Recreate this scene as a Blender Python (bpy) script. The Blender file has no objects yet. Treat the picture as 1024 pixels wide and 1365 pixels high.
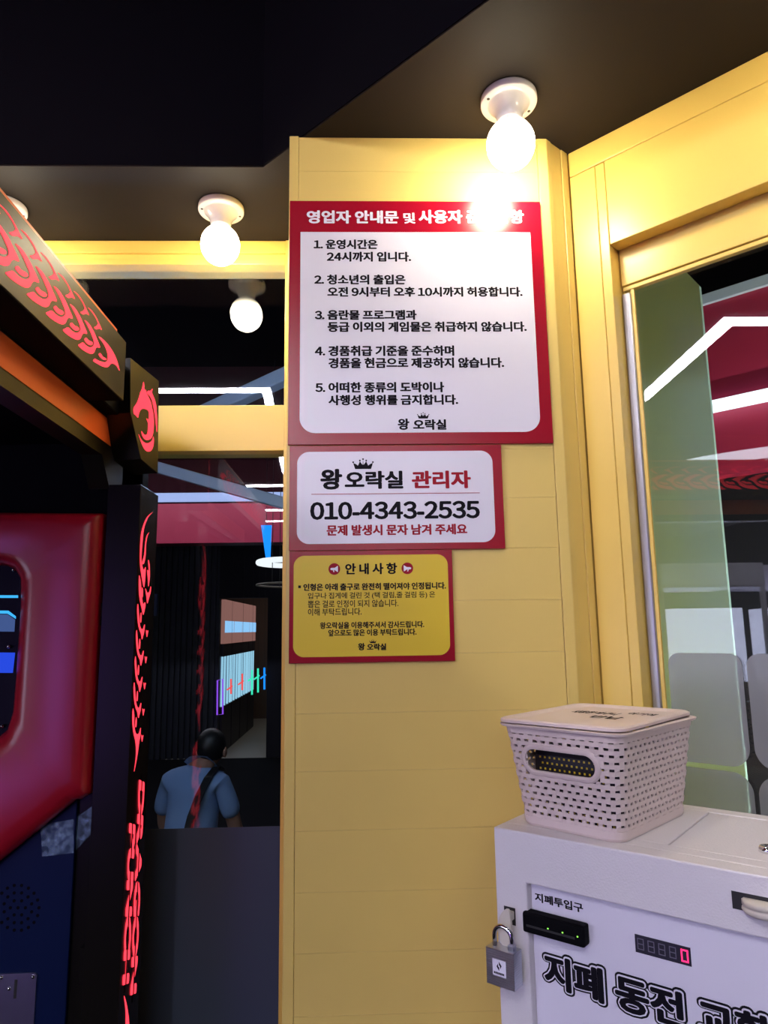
import bpy, bmesh, math, random
from mathutils import Vector, Matrix
random.seed(7)
sc = bpy.context.scene
COL = sc.collection

# ------------------------------------------------------------------ camera
EYE = Vector((0, 0, 1.62))
FPX, CX, CY = 935.0, 512.0, 682.5
YAW, PITCH, ROLL = 0.030206, 0.165094, -0.014625
_f = Vector((math.sin(YAW)*math.cos(PITCH), math.cos(YAW)*math.cos(PITCH), math.sin(PITCH)))
_r0 = Vector((math.cos(YAW), -math.sin(YAW), 0)); _u0 = _r0.cross(_f)
_r = _r0*math.cos(ROLL) + _u0*math.sin(ROLL); _u = _u0*math.cos(ROLL) - _r0*math.sin(ROLL)
cd = bpy.data.cameras.new('camera'); cam = bpy.data.objects.new('camera', cd); COL.objects.link(cam)
cam.matrix_world = Matrix(((_r.x, _u.x, -_f.x, EYE.x), (_r.y, _u.y, -_f.y, EYE.y), (_r.z, _u.z, -_f.z, EYE.z), (0, 0, 0, 1)))
cd.sensor_fit = 'HORIZONTAL'; cd.sensor_width = 36; cd.lens = 36*FPX/1024; cd.clip_start = 0.02
sc.camera = cam
# ------------------------------------------------------------------ world, exposure, light levels
w = bpy.data.worlds.new('world'); sc.world = w; w.use_nodes = True
w.node_tree.nodes['Background'].inputs[0].default_value = (0.5, 0.5, 0.8, 1)
w.node_tree.nodes['Background'].inputs[1].default_value = 0.01
sc.view_settings.view_transform = 'Standard'; sc.view_settings.look = 'None'
sc.view_settings.exposure = 0.28; sc.view_settings.gamma = 1.0; sc.view_settings.use_curve_mapping = False
sc.cycles.use_denoising = True
sc.cycles.max_bounces = 8; sc.cycles.transparent_max_bounces = 16
BULB = 68.0          # warm globe bulbs
LED = 74.0           # cool white ceiling strips behind the camera
LIT = 6.0            # lit prize cabinets behind the camera
HALL = 40.0          # added hall strip, hidden by the rail, for the crimson fascia

# ------------------------------------------------------------------ image -> world helpers (a pixel's ray met with a real plane)
def ray(px, py): return _r*((px-CX)/FPX) + _u*(-(py-CY)/FPX) + _f
def onY(px, py, y): d = ray(px, py); return EYE + d*(y/d.y)
def onX(px, py, x): d = ray(px, py); return EYE + d*(x/d.x)
def onZ(px, py, z): d = ray(px, py); return EYE + d*((z-EYE.z)/d.z)
def onP(px, py, P, n): d = ray(px, py); return EYE + d*((P-EYE).dot(n)/d.dot(n))

# ------------------------------------------------------------------ materials
def nt(name):
    m = bpy.data.materials.new(name); m.use_nodes = True
    return m, m.node_tree, m.node_tree.nodes['Principled BSDF']
def mat(name, col, rough=0.5, metal=0.0, spec=0.5, bump=0.0, scale=200.0, vary=0.0, vscale=6.0, coat=0.0):
    m, t, b = nt(name)
    b.inputs['Base Color'].default_value = (*col, 1); b.inputs['Roughness'].default_value = rough
    b.inputs['Metallic'].default_value = metal; b.inputs['Specular IOR Level'].default_value = spec
    b.inputs['Coat Weight'].default_value = coat
    tc = t.nodes.new('ShaderNodeTexCoord')
    if bump:
        n = t.nodes.new('ShaderNodeTexNoise'); n.inputs['Scale'].default_value = scale; n.inputs['Detail'].default_value = 3
        t.links.new(tc.outputs['Object'], n.inputs['Vector'])
        bp = t.nodes.new('ShaderNodeBump'); bp.inputs['Strength'].default_value = bump; bp.inputs['Distance'].default_value = 0.002
        t.links.new(n.outputs['Fac'], bp.inputs['Height']); t.links.new(bp.outputs['Normal'], b.inputs['Normal'])
    if vary:
        n = t.nodes.new('ShaderNodeTexNoise'); n.inputs['Scale'].default_value = vscale; n.inputs['Detail'].default_value = 5
        t.links.new(tc.outputs['Object'], n.inputs['Vector'])
        mx = t.nodes.new('ShaderNodeMix'); mx.data_type = 'RGBA'
        mx.inputs['A'].default_value = (*[c*(1-vary) for c in col], 1); mx.inputs['B'].default_value = (*[min(1, c*(1+vary)) for c in col], 1)
        t.links.new(n.outputs['Fac'], mx.inputs['Factor']); t.links.new(mx.outputs['Result'], b.inputs['Base Color'])
    return m
def emit(name, col, s):
    m, t, b = nt(name)
    b.inputs['Base Color'].default_value = (*[c*.1 for c in col], 1); b.inputs['Specular IOR Level'].default_value = 0.05
    b.inputs['Emission Color'].default_value = (*col, 1); b.inputs['Emission Strength'].default_value = s
    return m
def sheet(name, col, alpha, rough=0.5, noise=0.0):
    """thin see-through sheet: part diffuse/glossy, the rest clear"""
    m, t, b = nt(name)
    b.inputs['Base Color'].default_value = (*col, 1); b.inputs['Roughness'].default_value = rough
    tr = t.nodes.new('ShaderNodeBsdfTransparent'); mx = t.nodes.new('ShaderNodeMixShader')
    mx.inputs[0].default_value = alpha
    if noise:
        n = t.nodes.new('ShaderNodeTexNoise'); n.inputs['Scale'].default_value = noise; n.inputs['Detail'].default_value = 6
        r = t.nodes.new('ShaderNodeMapRange'); r.inputs['From Min'].default_value = .4; r.inputs['From Max'].default_value = .65
        r.inputs['To Min'].default_value = alpha*.3; r.inputs['To Max'].default_value = min(1, alpha*1.8)
        tc = t.nodes.new('ShaderNodeTexCoord'); t.links.new(tc.outputs['Object'], n.inputs['Vector'])
        t.links.new(n.outputs['Fac'], r.inputs['Value']); t.links.new(r.outputs['Result'], mx.inputs[0])
    o = t.nodes['Material Output']
    t.links.new(tr.outputs[0], mx.inputs[1]); t.links.new(b.outputs[0], mx.inputs[2]); t.links.new(mx.outputs[0], o.inputs['Surface'])
    return m
def glass(name, tint=(0.93, 0.96, 0.95)):
    m, t, b = nt(name); t.nodes.remove(b)
    tr = t.nodes.new('ShaderNodeBsdfTransparent'); tr.inputs[0].default_value = (*tint, 1)
    gl = t.nodes.new('ShaderNodeBsdfGlossy'); gl.inputs['Roughness'].default_value = 0.0; gl.inputs[0].default_value = (1, 1, 1, 1)
    fr = t.nodes.new('ShaderNodeFresnel'); fr.inputs[0].default_value = 1.5
    mx = t.nodes.new('ShaderNodeMixShader')
    t.links.new(fr.outputs[0], mx.inputs[0]); t.links.new(tr.outputs[0], mx.inputs[1]); t.links.new(gl.outputs[0], mx.inputs[2])
    t.links.new(mx.outputs[0], t.nodes['Material Output'].inputs['Surface'])
    return m

def globe(name, col, s):
    m = emit(name, col, s); t = m.node_tree; b = t.nodes['Principled BSDF']
    g = t.nodes.new('ShaderNodeNewGeometry'); sx = t.nodes.new('ShaderNodeSeparateXYZ'); r = t.nodes.new('ShaderNodeMapRange')
    r.interpolation_type = 'SMOOTHSTEP'
    r.inputs['From Min'].default_value = .75; r.inputs['From Max'].default_value = -.25
    r.inputs['To Min'].default_value = s*.03; r.inputs['To Max'].default_value = s
    t.links.new(g.outputs['Normal'], sx.inputs[0]); t.links.new(sx.outputs['Z'], r.inputs['Value']); t.links.new(r.outputs['Result'], b.inputs['Emission Strength'])
    return m

M = dict(
    yellow=mat('yellow_paint', (0.81, 0.60, 0.175), 0.32, bump=0.06, scale=90, vary=0.05, vscale=5),
    yellow2=mat('yellow_frame_paint', (0.84, 0.59, 0.135), 0.33, bump=0.05, scale=120, vary=0.03, vscale=8),
    soffit=mat('brown_black_soffit', (0.017, 0.0125, 0.0105), 0.65, spec=0.12, bump=0.05, scale=60),
    black_ceiling=mat('black_ceiling_paint', (0.0035, 0.003, 0.0055), 0.9, spec=0.06),
    dark=mat('dark_wall', (0.012, 0.011, 0.016), 0.8, spec=0.2),
    floor=mat('dark_floor', (0.008, 0.008, 0.010), 0.8, spec=0.03, vary=0.2, vscale=3),
    gap=mat('seam_shadow_paint', (0.56, 0.38, 0.09), 0.9, spec=0.1),
    ceramic=mat('white_ceramic', (0.86, 0.83, 0.84), 0.18, coat=0.5),
    notch=mat('dark_notch', (0.02, 0.018, 0.018), 0.6),
    bulb=globe('warm_bulb', (1.0, 0.87, 0.64), BULB),
    led=emit('cool_led', (0.90, 0.88, 1.0), LED),
    red_sign=mat('sign_red', (0.34, 0.004, 0.020), 0.24, spec=0.4),
    white_sign=mat('sign_white', (0.80, 0.78, 0.88), 0.26),
    yellow_sign=mat('sign_yellow', (0.80, 0.57, 0.03), 0.38),
    ink=mat('black_ink', (0.006, 0.005, 0.009), 0.6, spec=0.12), ink_red=mat('red_ink', (0.36, 0.006, 0.022), 0.5, spec=0.2),
    ink_white=mat('white_ink', (0.85, 0.82, 0.92), 0.3),
    board_edge=mat('foam_board_edge', (0.7, 0.65, 0.65), 0.6),
    satin=mat('black_satin_metal', (0.008, 0.007, 0.005), 0.27, spec=0.16, bump=0.03, scale=300),
    bronze=mat('black_bronze_panel', (0.009, 0.007, 0.003), 0.34, spec=0.42, bump=0.03, scale=300),
    black=mat('matte_black', (0.004, 0.004, 0.005), 0.7, spec=0.06),
    orange=mat('orange_stripe', (0.85, 0.14, 0.03), 0.35),
    flame=emit('red_backlit_acrylic', (1.0, 0.040, 0.065), 1.7),
    pad=mat('red_vinyl', (0.36, 0.006, 0.02), 0.28, spec=0.6, bump=0.05, scale=8),
    navy=mat('navy_panel', (0.003, 0.010, 0.050), 0.4, spec=0.15),
    steel=mat('brushed_steel', (0.55, 0.57, 0.62), 0.28, metal=1.0, vary=0.15, vscale=20),
    chrome=mat('chrome', (0.8, 0.8, 0.82), 0.1, metal=1.0),
    tape=sheet('clear_tape', (0.35, 0.5, 0.75), 0.22, 0.12, 90),
    enamel=mat('cream_hammered_paint', (0.80, 0.76, 0.78), 0.42, bump=0.3, scale=420),
    panel=mat('white_panel', (0.82, 0.79, 0.90), 0.3),
    plastic=mat('beige_plastic', (0.72, 0.60, 0.56), 0.42),
    lever=mat('ivory_plastic', (0.68, 0.62, 0.52), 0.4),
    display=mat('dark_display', (0.025, 0.022, 0.04), 0.3), seg=mat('unlit_segment', (0.17, 0.16, 0.21), 0.5),
    seg_on=emit('lit_segment', (1.0, 0.03, 0.16), 1.6), green_led=emit('green_led', (0.3, 1.0, 0.1), 1.5),
    gasket=mat('grey_aluminium', (0.42, 0.42, 0.46), 0.35, metal=0.7),
    glass=glass('window_glass'),
    film=mat('slate_film', (0.060, 0.080, 0.125), 0.45, spec=0.25),
    frost=sheet('frosted_film', (0.36, 0.38, 0.40), 0.5, 0.45),
    green=mat('pale_green_board', (0.38, 0.56, 0.50), 0.6),
    maroon=mat('maroon_ceiling', (0.075, 0.005, 0.013), 0.7, spec=0.2),
    deep_maroon=mat('deep_maroon_wall', (0.020, 0.0025, 0.005), 0.8, spec=0.1),
    crimson=mat('crimson_fascia', (0.42, 0.022, 0.070), 0.5),
    slat=mat('navy_slats', (0.010, 0.012, 0.020), 0.5),
    pipe=mat('silver_duct', (0.62, 0.70, 0.85), 0.3),
    pale_led=emit('pale_blue_light', (0.45, 0.55, 1.0), 0.75),
    hall_fill=emit('hall_fill', (0.85, 0.85, 1.0), HALL),
    blue_fill=emit('blue_fill', (0.45, 0.62, 1.0), 34.0),
    blue_neon=emit('blue_neon', (0.01, 0.25, 1.0), 1.2), ring=emit('ring_light_white', (0.9, 0.92, 1.0), 1.0),
    ring_warm=mat('ring_beige', (0.35, 0.28, 0.2), 0.5),
    cab=emit('lit_cabinet_white', (0.72, 0.70, 1.0), LIT), cab_body=mat('white_cabinet', (0.6, 0.58, 0.66), 0.4),
    pink=emit('pink_lit_header', (0.55, 0.25, 0.22), 0.40), cyan=emit('cyan_tube', (0.40, 0.75, 1.0), 0.75),
    cabin=emit('blue_lit_cabin', (0.10, 0.16, 0.28), 0.38), darkbase=mat('dark_cabinet_base', (0.02, 0.015, 0.02), 0.5),
    sign_blue=emit('blue_white_sign', (0.30, 0.60, 1.0), 0.9), neon_red=emit('red_neon', (1.0, 0.10, 0.10), .9),
    neon_green=emit('green_neon', (0.05, 0.9, 0.55), .9), neon_purple=emit('purple_neon', (0.3, 0.08, 0.9), .9),
    hallfloor=mat('grey_hall_floor', (0.30, 0.27, 0.24), 0.5), wood=mat('brown_panel', (0.10, 0.055, 0.03), 0.5),
    shirt=mat('blue_shirt', (0.24, 0.37, 0.64), 0.8, bump=0.25, scale=9), skin=mat('skin', (0.42, 0.22, 0.15), 0.5),
    hair=mat('black_hair', (0.006, 0.005, 0.005), 0.5), trouser=mat('dark_trousers', (0.012, 0.013, 0.02), 0.8),
    strap=mat('black_strap', (0.006, 0.006, 0.007), 0.5),
    screen_blue=emit('blue_screen_glow', (0.02, 0.07, 0.75), 0.8), screen_cyan=emit('cyan_screen_line', (0.05, 0.45, 0.95), 0.9),
    screen_grey=emit('slate_screen_block', (0.06, 0.11, 0.30), 0.7), screen_dark=mat('dark_screen', (0.004, 0.004, 0.010), 0.4, spec=.08),
)

# ------------------------------------------------------------------ mesh helpers
class Frame:
    def __init__(s, o=(0, 0, 0), x=(1, 0, 0), y=(0, 1, 0), z=(0, 0, 1)):
        s.o, s.x, s.y, s.z = Vector(o), Vector(x), Vector(y), Vector(z)
    def __call__(s, a, b, c): return s.o + s.x*a + s.y*b + s.z*c
    def inv(s, p): d = p - s.o; return Vector((d.dot(s.x), d.dot(s.y), d.dot(s.z)))
W0 = Frame()
def rootloc(o):
    v = Vector((0, 0, 0))
    while o: v += o.location; o = o.parent
    return v
class MB:
    def __init__(s, F=W0): s.v, s.f, s.F = [], [], F
    def add(s, vs, fs):
        n = len(s.v); s.v += [Vector(v) for v in vs]; s.f += [[i+n for i in f] for f in fs]; return s
    def box(s, x0, x1, y0, y1, z0, z1, F=None):
        F = F or s.F
        x0, x1 = min(x0, x1), max(x0, x1); y0, y1 = min(y0, y1), max(y0, y1); z0, z1 = min(z0, z1), max(z0, z1)
        vs = [F(x, y, z) for z in (z0, z1) for y in (y0, y1) for x in (x0, x1)]
        return s.add(vs, [(0, 2, 3, 1), (4, 5, 7, 6), (0, 1, 5, 4), (2, 6, 7, 3), (0, 4, 6, 2), (1, 3, 7, 5)])
    def prism(s, pts, ext, back=True):
        """closed prism: pts = ring of 3-D points, ext = vector"""
        n = len(pts); a = [Vector(p) for p in pts]; b = [p+Vector(ext) for p in a]
        fs = [list(range(n-1, -1, -1)), list(range(n, 2*n))] + [(i, (i+1) % n, (i+1) % n+n, i+n) for i in range(n)]
        return s.add(a+b, fs)
    def lathe(s, prof, c=(0, 0, 0), N=32, F=None):
        F = F or Frame(c); vs = []; fs = []
        for r, z in prof:
            for k in range(N): a = 2*math.pi*k/N; vs.append(F(r*math.cos(a), r*math.sin(a), z))
        for i in range(len(prof)-1):
            for k in range(N): fs.append((i*N+k, i*N+(k+1) % N, (i+1)*N+(k+1) % N, (i+1)*N+k))
        if prof[0][0] > 1e-6: fs.append(list(range(N-1, -1, -1)))
        if prof[-1][0] > 1e-6: fs.append([(len(prof)-1)*N+k for k in range(N)])
        return s.add(vs, fs)
    def tube(s, path, r, N=10, closed=False, caps=True):
        P = [Vector(p) for p in path]; n = len(P); vs = []; fs = []; up = None
        for i, p in enumerate(P):
            t = (P[(i+1) % n]-P[i-1]) if closed else (P[min(i+1, n-1)]-P[max(i-1, 0)])
            t.normalize()
            if up is None: up = t.orthogonal().normalized()
            a = (up - t*up.dot(t)).normalized(); up = a; b = t.cross(a)
            rr = r[i] if isinstance(r, (list, tuple)) else r
            for k in range(N): q = 2*math.pi*k/N; vs.append(p + a*rr*math.cos(q) + b*rr*math.sin(q))
        for i in range(n if closed else n-1):
            j = (i+1) % n
            for k in range(N): fs.append((i*N+k, i*N+(k+1) % N, j*N+(k+1) % N, j*N+k))
        if caps and not closed: fs.append(list(range(N-1, -1, -1))); fs.append([(n-1)*N+k for k in range(N)])
        return s.add(vs, fs)
    def ball(s, c, rx, ry=None, rz=None, N=20, F=None):
        ry = ry or rx; rz = rz or rx; F = F or W0; c = Vector(c); n = N//2
        vs = [F(c.x, c.y, c.z-rz)]; fs = []
        for i in range(1, n):
            q = -math.pi/2 + math.pi*i/n
            for k in range(N): a = 2*math.pi*k/N; vs.append(F(c.x+rx*math.cos(q)*math.cos(a), c.y+ry*math.cos(q)*math.sin(a), c.z+rz*math.sin(q)))
        vs.append(F(c.x, c.y, c.z+rz)); top = len(vs)-1
        for k in range(N): fs.append((0, 1+(k+1) % N, 1+k)); fs.append((top, top-N+k, top-N+(k+1) % N))
        for i in range(n-2):
            for k in range(N): fs.append((1+i*N+k, 1+i*N+(k+1) % N, 1+(i+1)*N+(k+1) % N, 1+(i+1)*N+k))
        return s.add(vs, fs)
    def build(s, name, m, parent=None, smooth=False, bevel=0.0, seg=2, kind=None, loc=None, sub=0, solid=0.0):
        if parent is not None: loc = rootloc(parent)
        elif loc is None:
            xs = [v.x for v in s.v]; ys = [v.y for v in s.v]; zs = [v.z for v in s.v]
            loc = Vector(((min(xs)+max(xs))/2, (min(ys)+max(ys))/2, min(zs)))
        loc = Vector(loc)
        bm = bmesh.new(); bv = [bm.verts.new(v-loc) for v in s.v]
        for f in s.f:
            try: bm.faces.new([bv[i] for i in f])
            except ValueError: pass
        bmesh.ops.recalc_face_normals(bm, faces=bm.faces)
        if bevel:
            es = [e for e in bm.edges if len(e.link_faces) == 2 and e.calc_face_angle(0) > 0.5]
            bmesh.ops.bevel(bm, geom=es, offset=bevel, segments=seg, profile=0.5, affect='EDGES', clamp_overlap=True)
        if sub: bmesh.ops.subdivide_edges(bm, edges=bm.edges, cuts=sub, use_grid_fill=True)
        me = bpy.data.meshes.new(name); bm.to_mesh(me); bm.free()
        me.materials.append(m)
        if smooth: me.polygons.foreach_set('use_smooth', [True]*len(me.polygons))
        o = bpy.data.objects.new(name, me); COL.objects.link(o)
        if parent is not None: o.parent = parent
        else: o.location = loc
        if solid:
            md = o.modifiers.new('solidify', 'SOLIDIFY'); md.thickness = solid; md.offset = 0
        if kind: o['kind'] = kind
        return o
def thing(name, label, cat, loc, group=None, kind=None):
    o = bpy.data.objects.new(name, None); COL.objects.link(o); o.location = loc; o.empty_display_size = .05
    if kind: o['kind'] = kind
    else: o['label'] = label; o['category'] = cat
    if group: o['group'] = group
    return o
def tag(o, label, cat, group=None, kind=None):
    o['label'] = label; o['category'] = cat
    if group: o['group'] = group
    if kind: o['kind'] = kind
    return o
def kids(o): return [c for c in COL.objects if c.parent == o]
def copy_tree(o, loc, label, parent=None):
    r = o.copy(); COL.objects.link(r); r.parent = parent
    if parent is None: r.location = loc; r['label'] = label
    for c in kids(o): copy_tree(c, None, None, r)
    return r
def smooth_ring(pts, n=4):
    """closed Catmull-Rom through 2-D points"""
    out = []; N = len(pts)
    for i in range(N):
        p0, p1, p2, p3 = (Vector(pts[(i+k-1) % N]) for k in range(4))
        for k in range(n):
            t = k/n
            out.append(.5*((2*p1)+(p2-p0)*t+(2*p0-5*p1+4*p2-p3)*t*t+(3*p1-p0-3*p2+p3)*t**3))
    return out
def rrect(x0, x1, z0, z1, r, n=6):
    """rounded rectangle; r = one radius or (bl, br, tr, tl)"""
    R = r if isinstance(r, (tuple, list)) else (r,)*4; out = []
    for (cx, cz, a0, rr) in ((x0, z0, 180, R[0]), (x1, z0, 270, R[1]), (x1, z1, 0, R[2]), (x0, z1, 90, R[3])):
        sx = 1 if cx == x0 else -1; sz = 1 if cz == z0 else -1
        if rr <= 0: out.append((cx, cz)); continue
        for k in range(n+1):
            a = math.radians(a0+90*k/n); out.append((cx+sx*rr+rr*math.cos(a), cz+sz*rr+rr*math.sin(a)))
    return out
_tc = {}
def _glyph(ch, body=None):
    key = body or ch
    if key in _tc: return _tc[key]
    c = bpy.data.curves.new('t', 'FONT'); c.body = key; c.resolution_u = 3
    o = bpy.data.objects.new('t', c); COL.objects.link(o)
    me = bpy.data.meshes.new_from_object(o.evaluated_get(bpy.context.evaluated_depsgraph_get()))
    vs = [(v.co.x, v.co.y) for v in me.vertices]; fs = [tuple(p.vertices) for p in me.polygons]
    bpy.data.objects.remove(o); bpy.data.curves.remove(c); bpy.data.meshes.remove(me)
    _tc[key] = (vs, fs); return vs, fs
def text_mesh(s, space=1.0):
    """lay a line out glyph by glyph; digits use their full-width forms, set close"""
    K = max(v[0] for v in _glyph('', '가가')[0]) - max(v[0] for v in _glyph('가')[0])     # Hangul advance
    vs, fs, x = [], [], 0.0
    for ch in s:
        if ch == ' ': x += .26*K*space; continue
        fw = chr(ord(ch)+0xFEE0) if ch.isdigit() else ch
        g, f = _glyph(fw); x0 = min(v[0] for v in g); x1 = max(v[0] for v in g); n = len(vs)
        if '가' <= ch <= '힣': dx, ad = x, K
        else: dx, ad = x - x0 + .045*K, (x1-x0) + .09*K
        vs += [(v[0]+dx, v[1]) for v in g]; fs += [tuple(i+n for i in q) for q in f]; x += ad*space
    return vs, fs
def text(mb, s, F, x0, x1, z0, z1, bold=0.03, lift=0.0004, space=1.0, shear=0.0, by=None):
    """write s into the rectangle x0..x1, z0..z1 of frame F (x right, z up, y INTO the surface)"""
    vs, fs = text_mesh(s, space)
    NB = 10 if bold < .06 else 22
    b = bold; by = bold*.75 if by is None else by
    ax0 = min(v[0] for v in vs)-b; ax1 = max(v[0] for v in vs)+b; ay0 = min(v[1] for v in vs)-by; ay1 = max(v[1] for v in vs)+by
    sx = (x1-x0)/(ax1-ax0); sz = (z1-z0)/(ay1-ay0)
    sh = [(0, 0)] + ([(b*math.cos(a), by*math.sin(a)) for a in [2*math.pi*k/NB for k in range(NB)]] if bold else [])
    for i, (dx, dy) in enumerate(sh):
        q = []
        for v in vs:
            lx = (v[0]+dx-ax0)*sx; lz = (v[1]+dy-ay0)*sz
            q.append(F(x0+lx+shear*lz, -lift-i*(2e-5 if NB == 10 else 1e-5), z0+lz))
        mb.add(q, fs)

# ================================================================== SETTING
ZC = 2.581                                    # soffit underside
YG = 1.66                                     # left window glass
P3, P4 = 0.7896, 0.87036
UV = Vector((math.sin(P3), -math.cos(P3), 0)); NV = Vector((-math.cos(P3), -math.sin(P3), 0))
C0 = Vector((0.429, 1.294, 0))
FW = Frame(C0, UV, -NV, (0, 0, 1))            # right wall: x along it, y into it, z up
def wallpt(px, py, depth=0.0): return FW.inv(onP(px, py, C0 - NV*depth, NV))
cornerB = C0 + UV*3.4                         # far end of the right wall

MB().box(-3.6, 4.5, -7.2, 14.5, -.1, 0).build('floor', M['floor'], kind='structure')
MB().box(-3.5, 4.5, -7.2, 1.72, 3.1, 3.2).build('ceiling', M['black_ceiling'], kind='structure')
MB().box(-3.6, -3.5, -7.2, 1.72, 0, 3.1).build('wall_left', M['dark'], kind='structure')
MB().box(-3.5, 4.5, -7.3, -7.2, 0, 3.2).build('wall_back', M['dark'], kind='structure')
MB().box(cornerB.x, cornerB.x+.1, -7.2, cornerB.y+.05, 0, 3.1).build('wall_side', M['dark'], kind='structure')
# dropped soffit that follows both windows
so = [(-3.5, 1.342), (-.203, 1.342)]
e = Vector((-.203, 1.342, 0)); q2 = e + UV*3.6
so += [(q2.x, q2.y), (cornerB.x+.05, cornerB.y), (.47, 1.32), (.47, 1.72), (-3.5, 1.72)]
MB().prism([(x, y, ZC) for x, y in so], (0, 0, 3.1-ZC)).build('trim_1', M['soffit'], kind='structure')
MB().prism([(-3.5, 1.3415, ZC+.003), (-.2035, 1.3415, ZC+.003), (-.2035, 1.3405, ZC+.003), (-3.5, 1.3405, ZC+.003)], (0, 0, .515)).build('trim_2', M['black_ceiling'], kind='structure')
f0 = e - UV*0 + NV*.001
MB().prism([f0+Vector((0, 0, ZC+.003)), f0+UV*3.5+Vector((0, 0, ZC+.003)), f0+UV*3.5+NV*.001+Vector((0, 0, ZC+.003)), f0+NV*.001+Vector((0, 0, ZC+.003))], (0, 0, .515)).build('trim_3', M['black_ceiling'], kind='structure')

# ---- pillar with painted boards
pil = MB()
XL, XR = -.138, .373
xs = onY(747, 760, 1.25).x
pil.prism([(XL+.003, 1.256, 0), (XR-.004, 1.256, 0), (.4245, 1.296, 0), (.47, 1.32, 0), (.47, 1.70, 0), (XL+.003, 1.70, 0)], (0, 0, ZC))
pil.build('wall_pillar', M['gap'], kind='structure')
b = MB()
zz = [onY(450, py, 1.25).z for py in (1354, 1270, 1189, 1107, 1028, 950.6, 873, 802.5, 733, 665.5, 600)]
st = (zz[-1]-zz[0])/10
while zz[-1]+st < ZC: zz.append(zz[-1]+st)
while zz[0] > .15: zz.insert(0, zz[0]-st)
zz = [0] + [z for z in zz if z > .02] + [ZC]
for a, c in zip(zz[:-1], zz[1:]): b.box(-.1195, xs-.0006, 1.25, 1.258, a+.0001, c-.0001)
b.build('trim_4', M['yellow'], bevel=.0004, seg=1, kind='structure')
b = MB(); b.box(XL, -.1200, 1.2488, 1.30, 0, ZC+.002); b.box(xs+.0004, XR, 1.2492, 1.258, 0, ZC)
b.box(XL, -.122, 1.30, 1.70, 0, ZC)
b.build('trim_5', M['yellow'], bevel=.0012, kind='structure')
cA = Vector((XR, 1.25, 0)); cd_ = (Vector((.4275, 1.2935, 0))-cA); L = cd_.length; cd_.normalize()
FCh = Frame(cA, cd_, Vector((-cd_.y, cd_.x, 0)), (0, 0, 1))
b = MB(FCh)
b.box(0, .014, .0, .012, 0, ZC); b.box(.0144, .0478, .0016, .012, 0, ZC); b.box(.0494, L, .0002, .012, 0, ZC)
b.build('trim_6', M['yellow'], bevel=.0010, kind='structure')

# ---- right wall: posts, header boards, sill wall
b = MB(FW)
b.box(.001, .055, 0, .10, 0, 2.525); b.box(.0556, .0745, .0006, .10, 0, 2.525)
b.box(.0, 3.4, .001, .10, 2.5275, ZC)
b.box(.0755, 3.4, .0, .034, 2.347, 2.5255)
b.box(.077, 3.4, .035, .050, 2.272, 2.50)
b.box(.078, 3.4, .038, .050, 2.262, 2.2705)
b.box(.0745, 3.4, .0, .10, 0, .95)
b.build('wall_right', M['yellow2'], bevel=.0016, kind='structure')
win2 = thing('window_2', None, None, FW(.1, .06, 1.0), kind='structure')
b = MB(FW); b.box(.0765, .0925, .034, .0445, .95, 2.256); b.build('frame', M['gasket'], win2, bevel=.003, seg=3)
b = MB(FW); b.box(.0925, .0985, .040, .0455, .95, 2.262); b.build('bead', M['yellow2'], win2)
b = MB(FW); b.box(.080, 3.38, .046, .052, .95, 2.268); b.build('pane', M['glass'], win2)
# frosted film cut into rounded panels stuck on the pane
for (u0, u1, z0_, z1_, rr) in ((.106, .2275, 1.389, 1.571, (.02, .032, .02, .02)), (.2345, .42, 1.389, 1.571, (.032, .02, .02, .02)),
                               (.106, .2275, 1.12, 1.381, (.02, .02, .032, .012)), (.2345, .42, 1.12, 1.381, (.02, .02, .02, .032)),
                               (.427, .62, 1.389, 1.571, .02), (.427, .62, 1.12, 1.381, .02)):
    b = MB(); b.prism([FW(x, .0450, z) for x, z in rrect(u0, u1, z0_, z1_, rr, 10)], -NV*-.0004)
    b.build('frosted_film', M['frost'], win2)
# behind the right window
b = MB(FW); poly = [(-.30, 0), (.120, 0), (.120, 2.378), (.092, 2.425), (-.30, 2.425)]
b.prism([FW(x, .36, z) for x, z in poly], -NV*.012); b.build('wall_board', M['green'], kind='structure')
b = MB(FW); b.box(-.45, 3.2, 1.62, 1.70, 2.19, 2.92); b.build('trim_7', M['crimson'], kind='structure')
b = MB(FW); b.box(-.45, 3.2, 1.60, 1.619, 2.89, 2.93); b.build('trim_8', M['pipe'], kind='structure')
b = MB(FW); b.box(-.6, 3.3, 1.72, 1.8, 0, 3.3); b.build('wall_far', M['dark'], kind='structure')
b = MB(FW); b.box(-.6, 3.3, .12, 1.72, 3.25, 3.3); b.build('ceiling_far', M['black_ceiling'], kind='structure')
b = MB(FW); b.box(-.4, 2.4, 1.56, 1.60, 2.435, 2.475)
tag(b.build('light_bar', emit('far_light_bar', (.8, .92, 1.0), 1.6)), 'pale light bar along the crimson band behind the right window', 'light')
b = MB(FW); b.box(.55, 1.9, .53, .57, .78, .84)
tag(b.build('light_bar', emit('low_fill_bar', (.95, 1.0, .92), 150)), 'added low lamp, out of sight behind the changer, lighting the pale green board', 'light')  # added lamp, unseen behind the changer, brightens the green board from below
b = MB(FW); b.box(.5, 1.95, .49, .61, 0, .78); tag(b.build('lamp_plinth', M['darkbase'], bevel=.01), 'dark plinth under the added low lamp beyond the right window', 'plinth')

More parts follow.
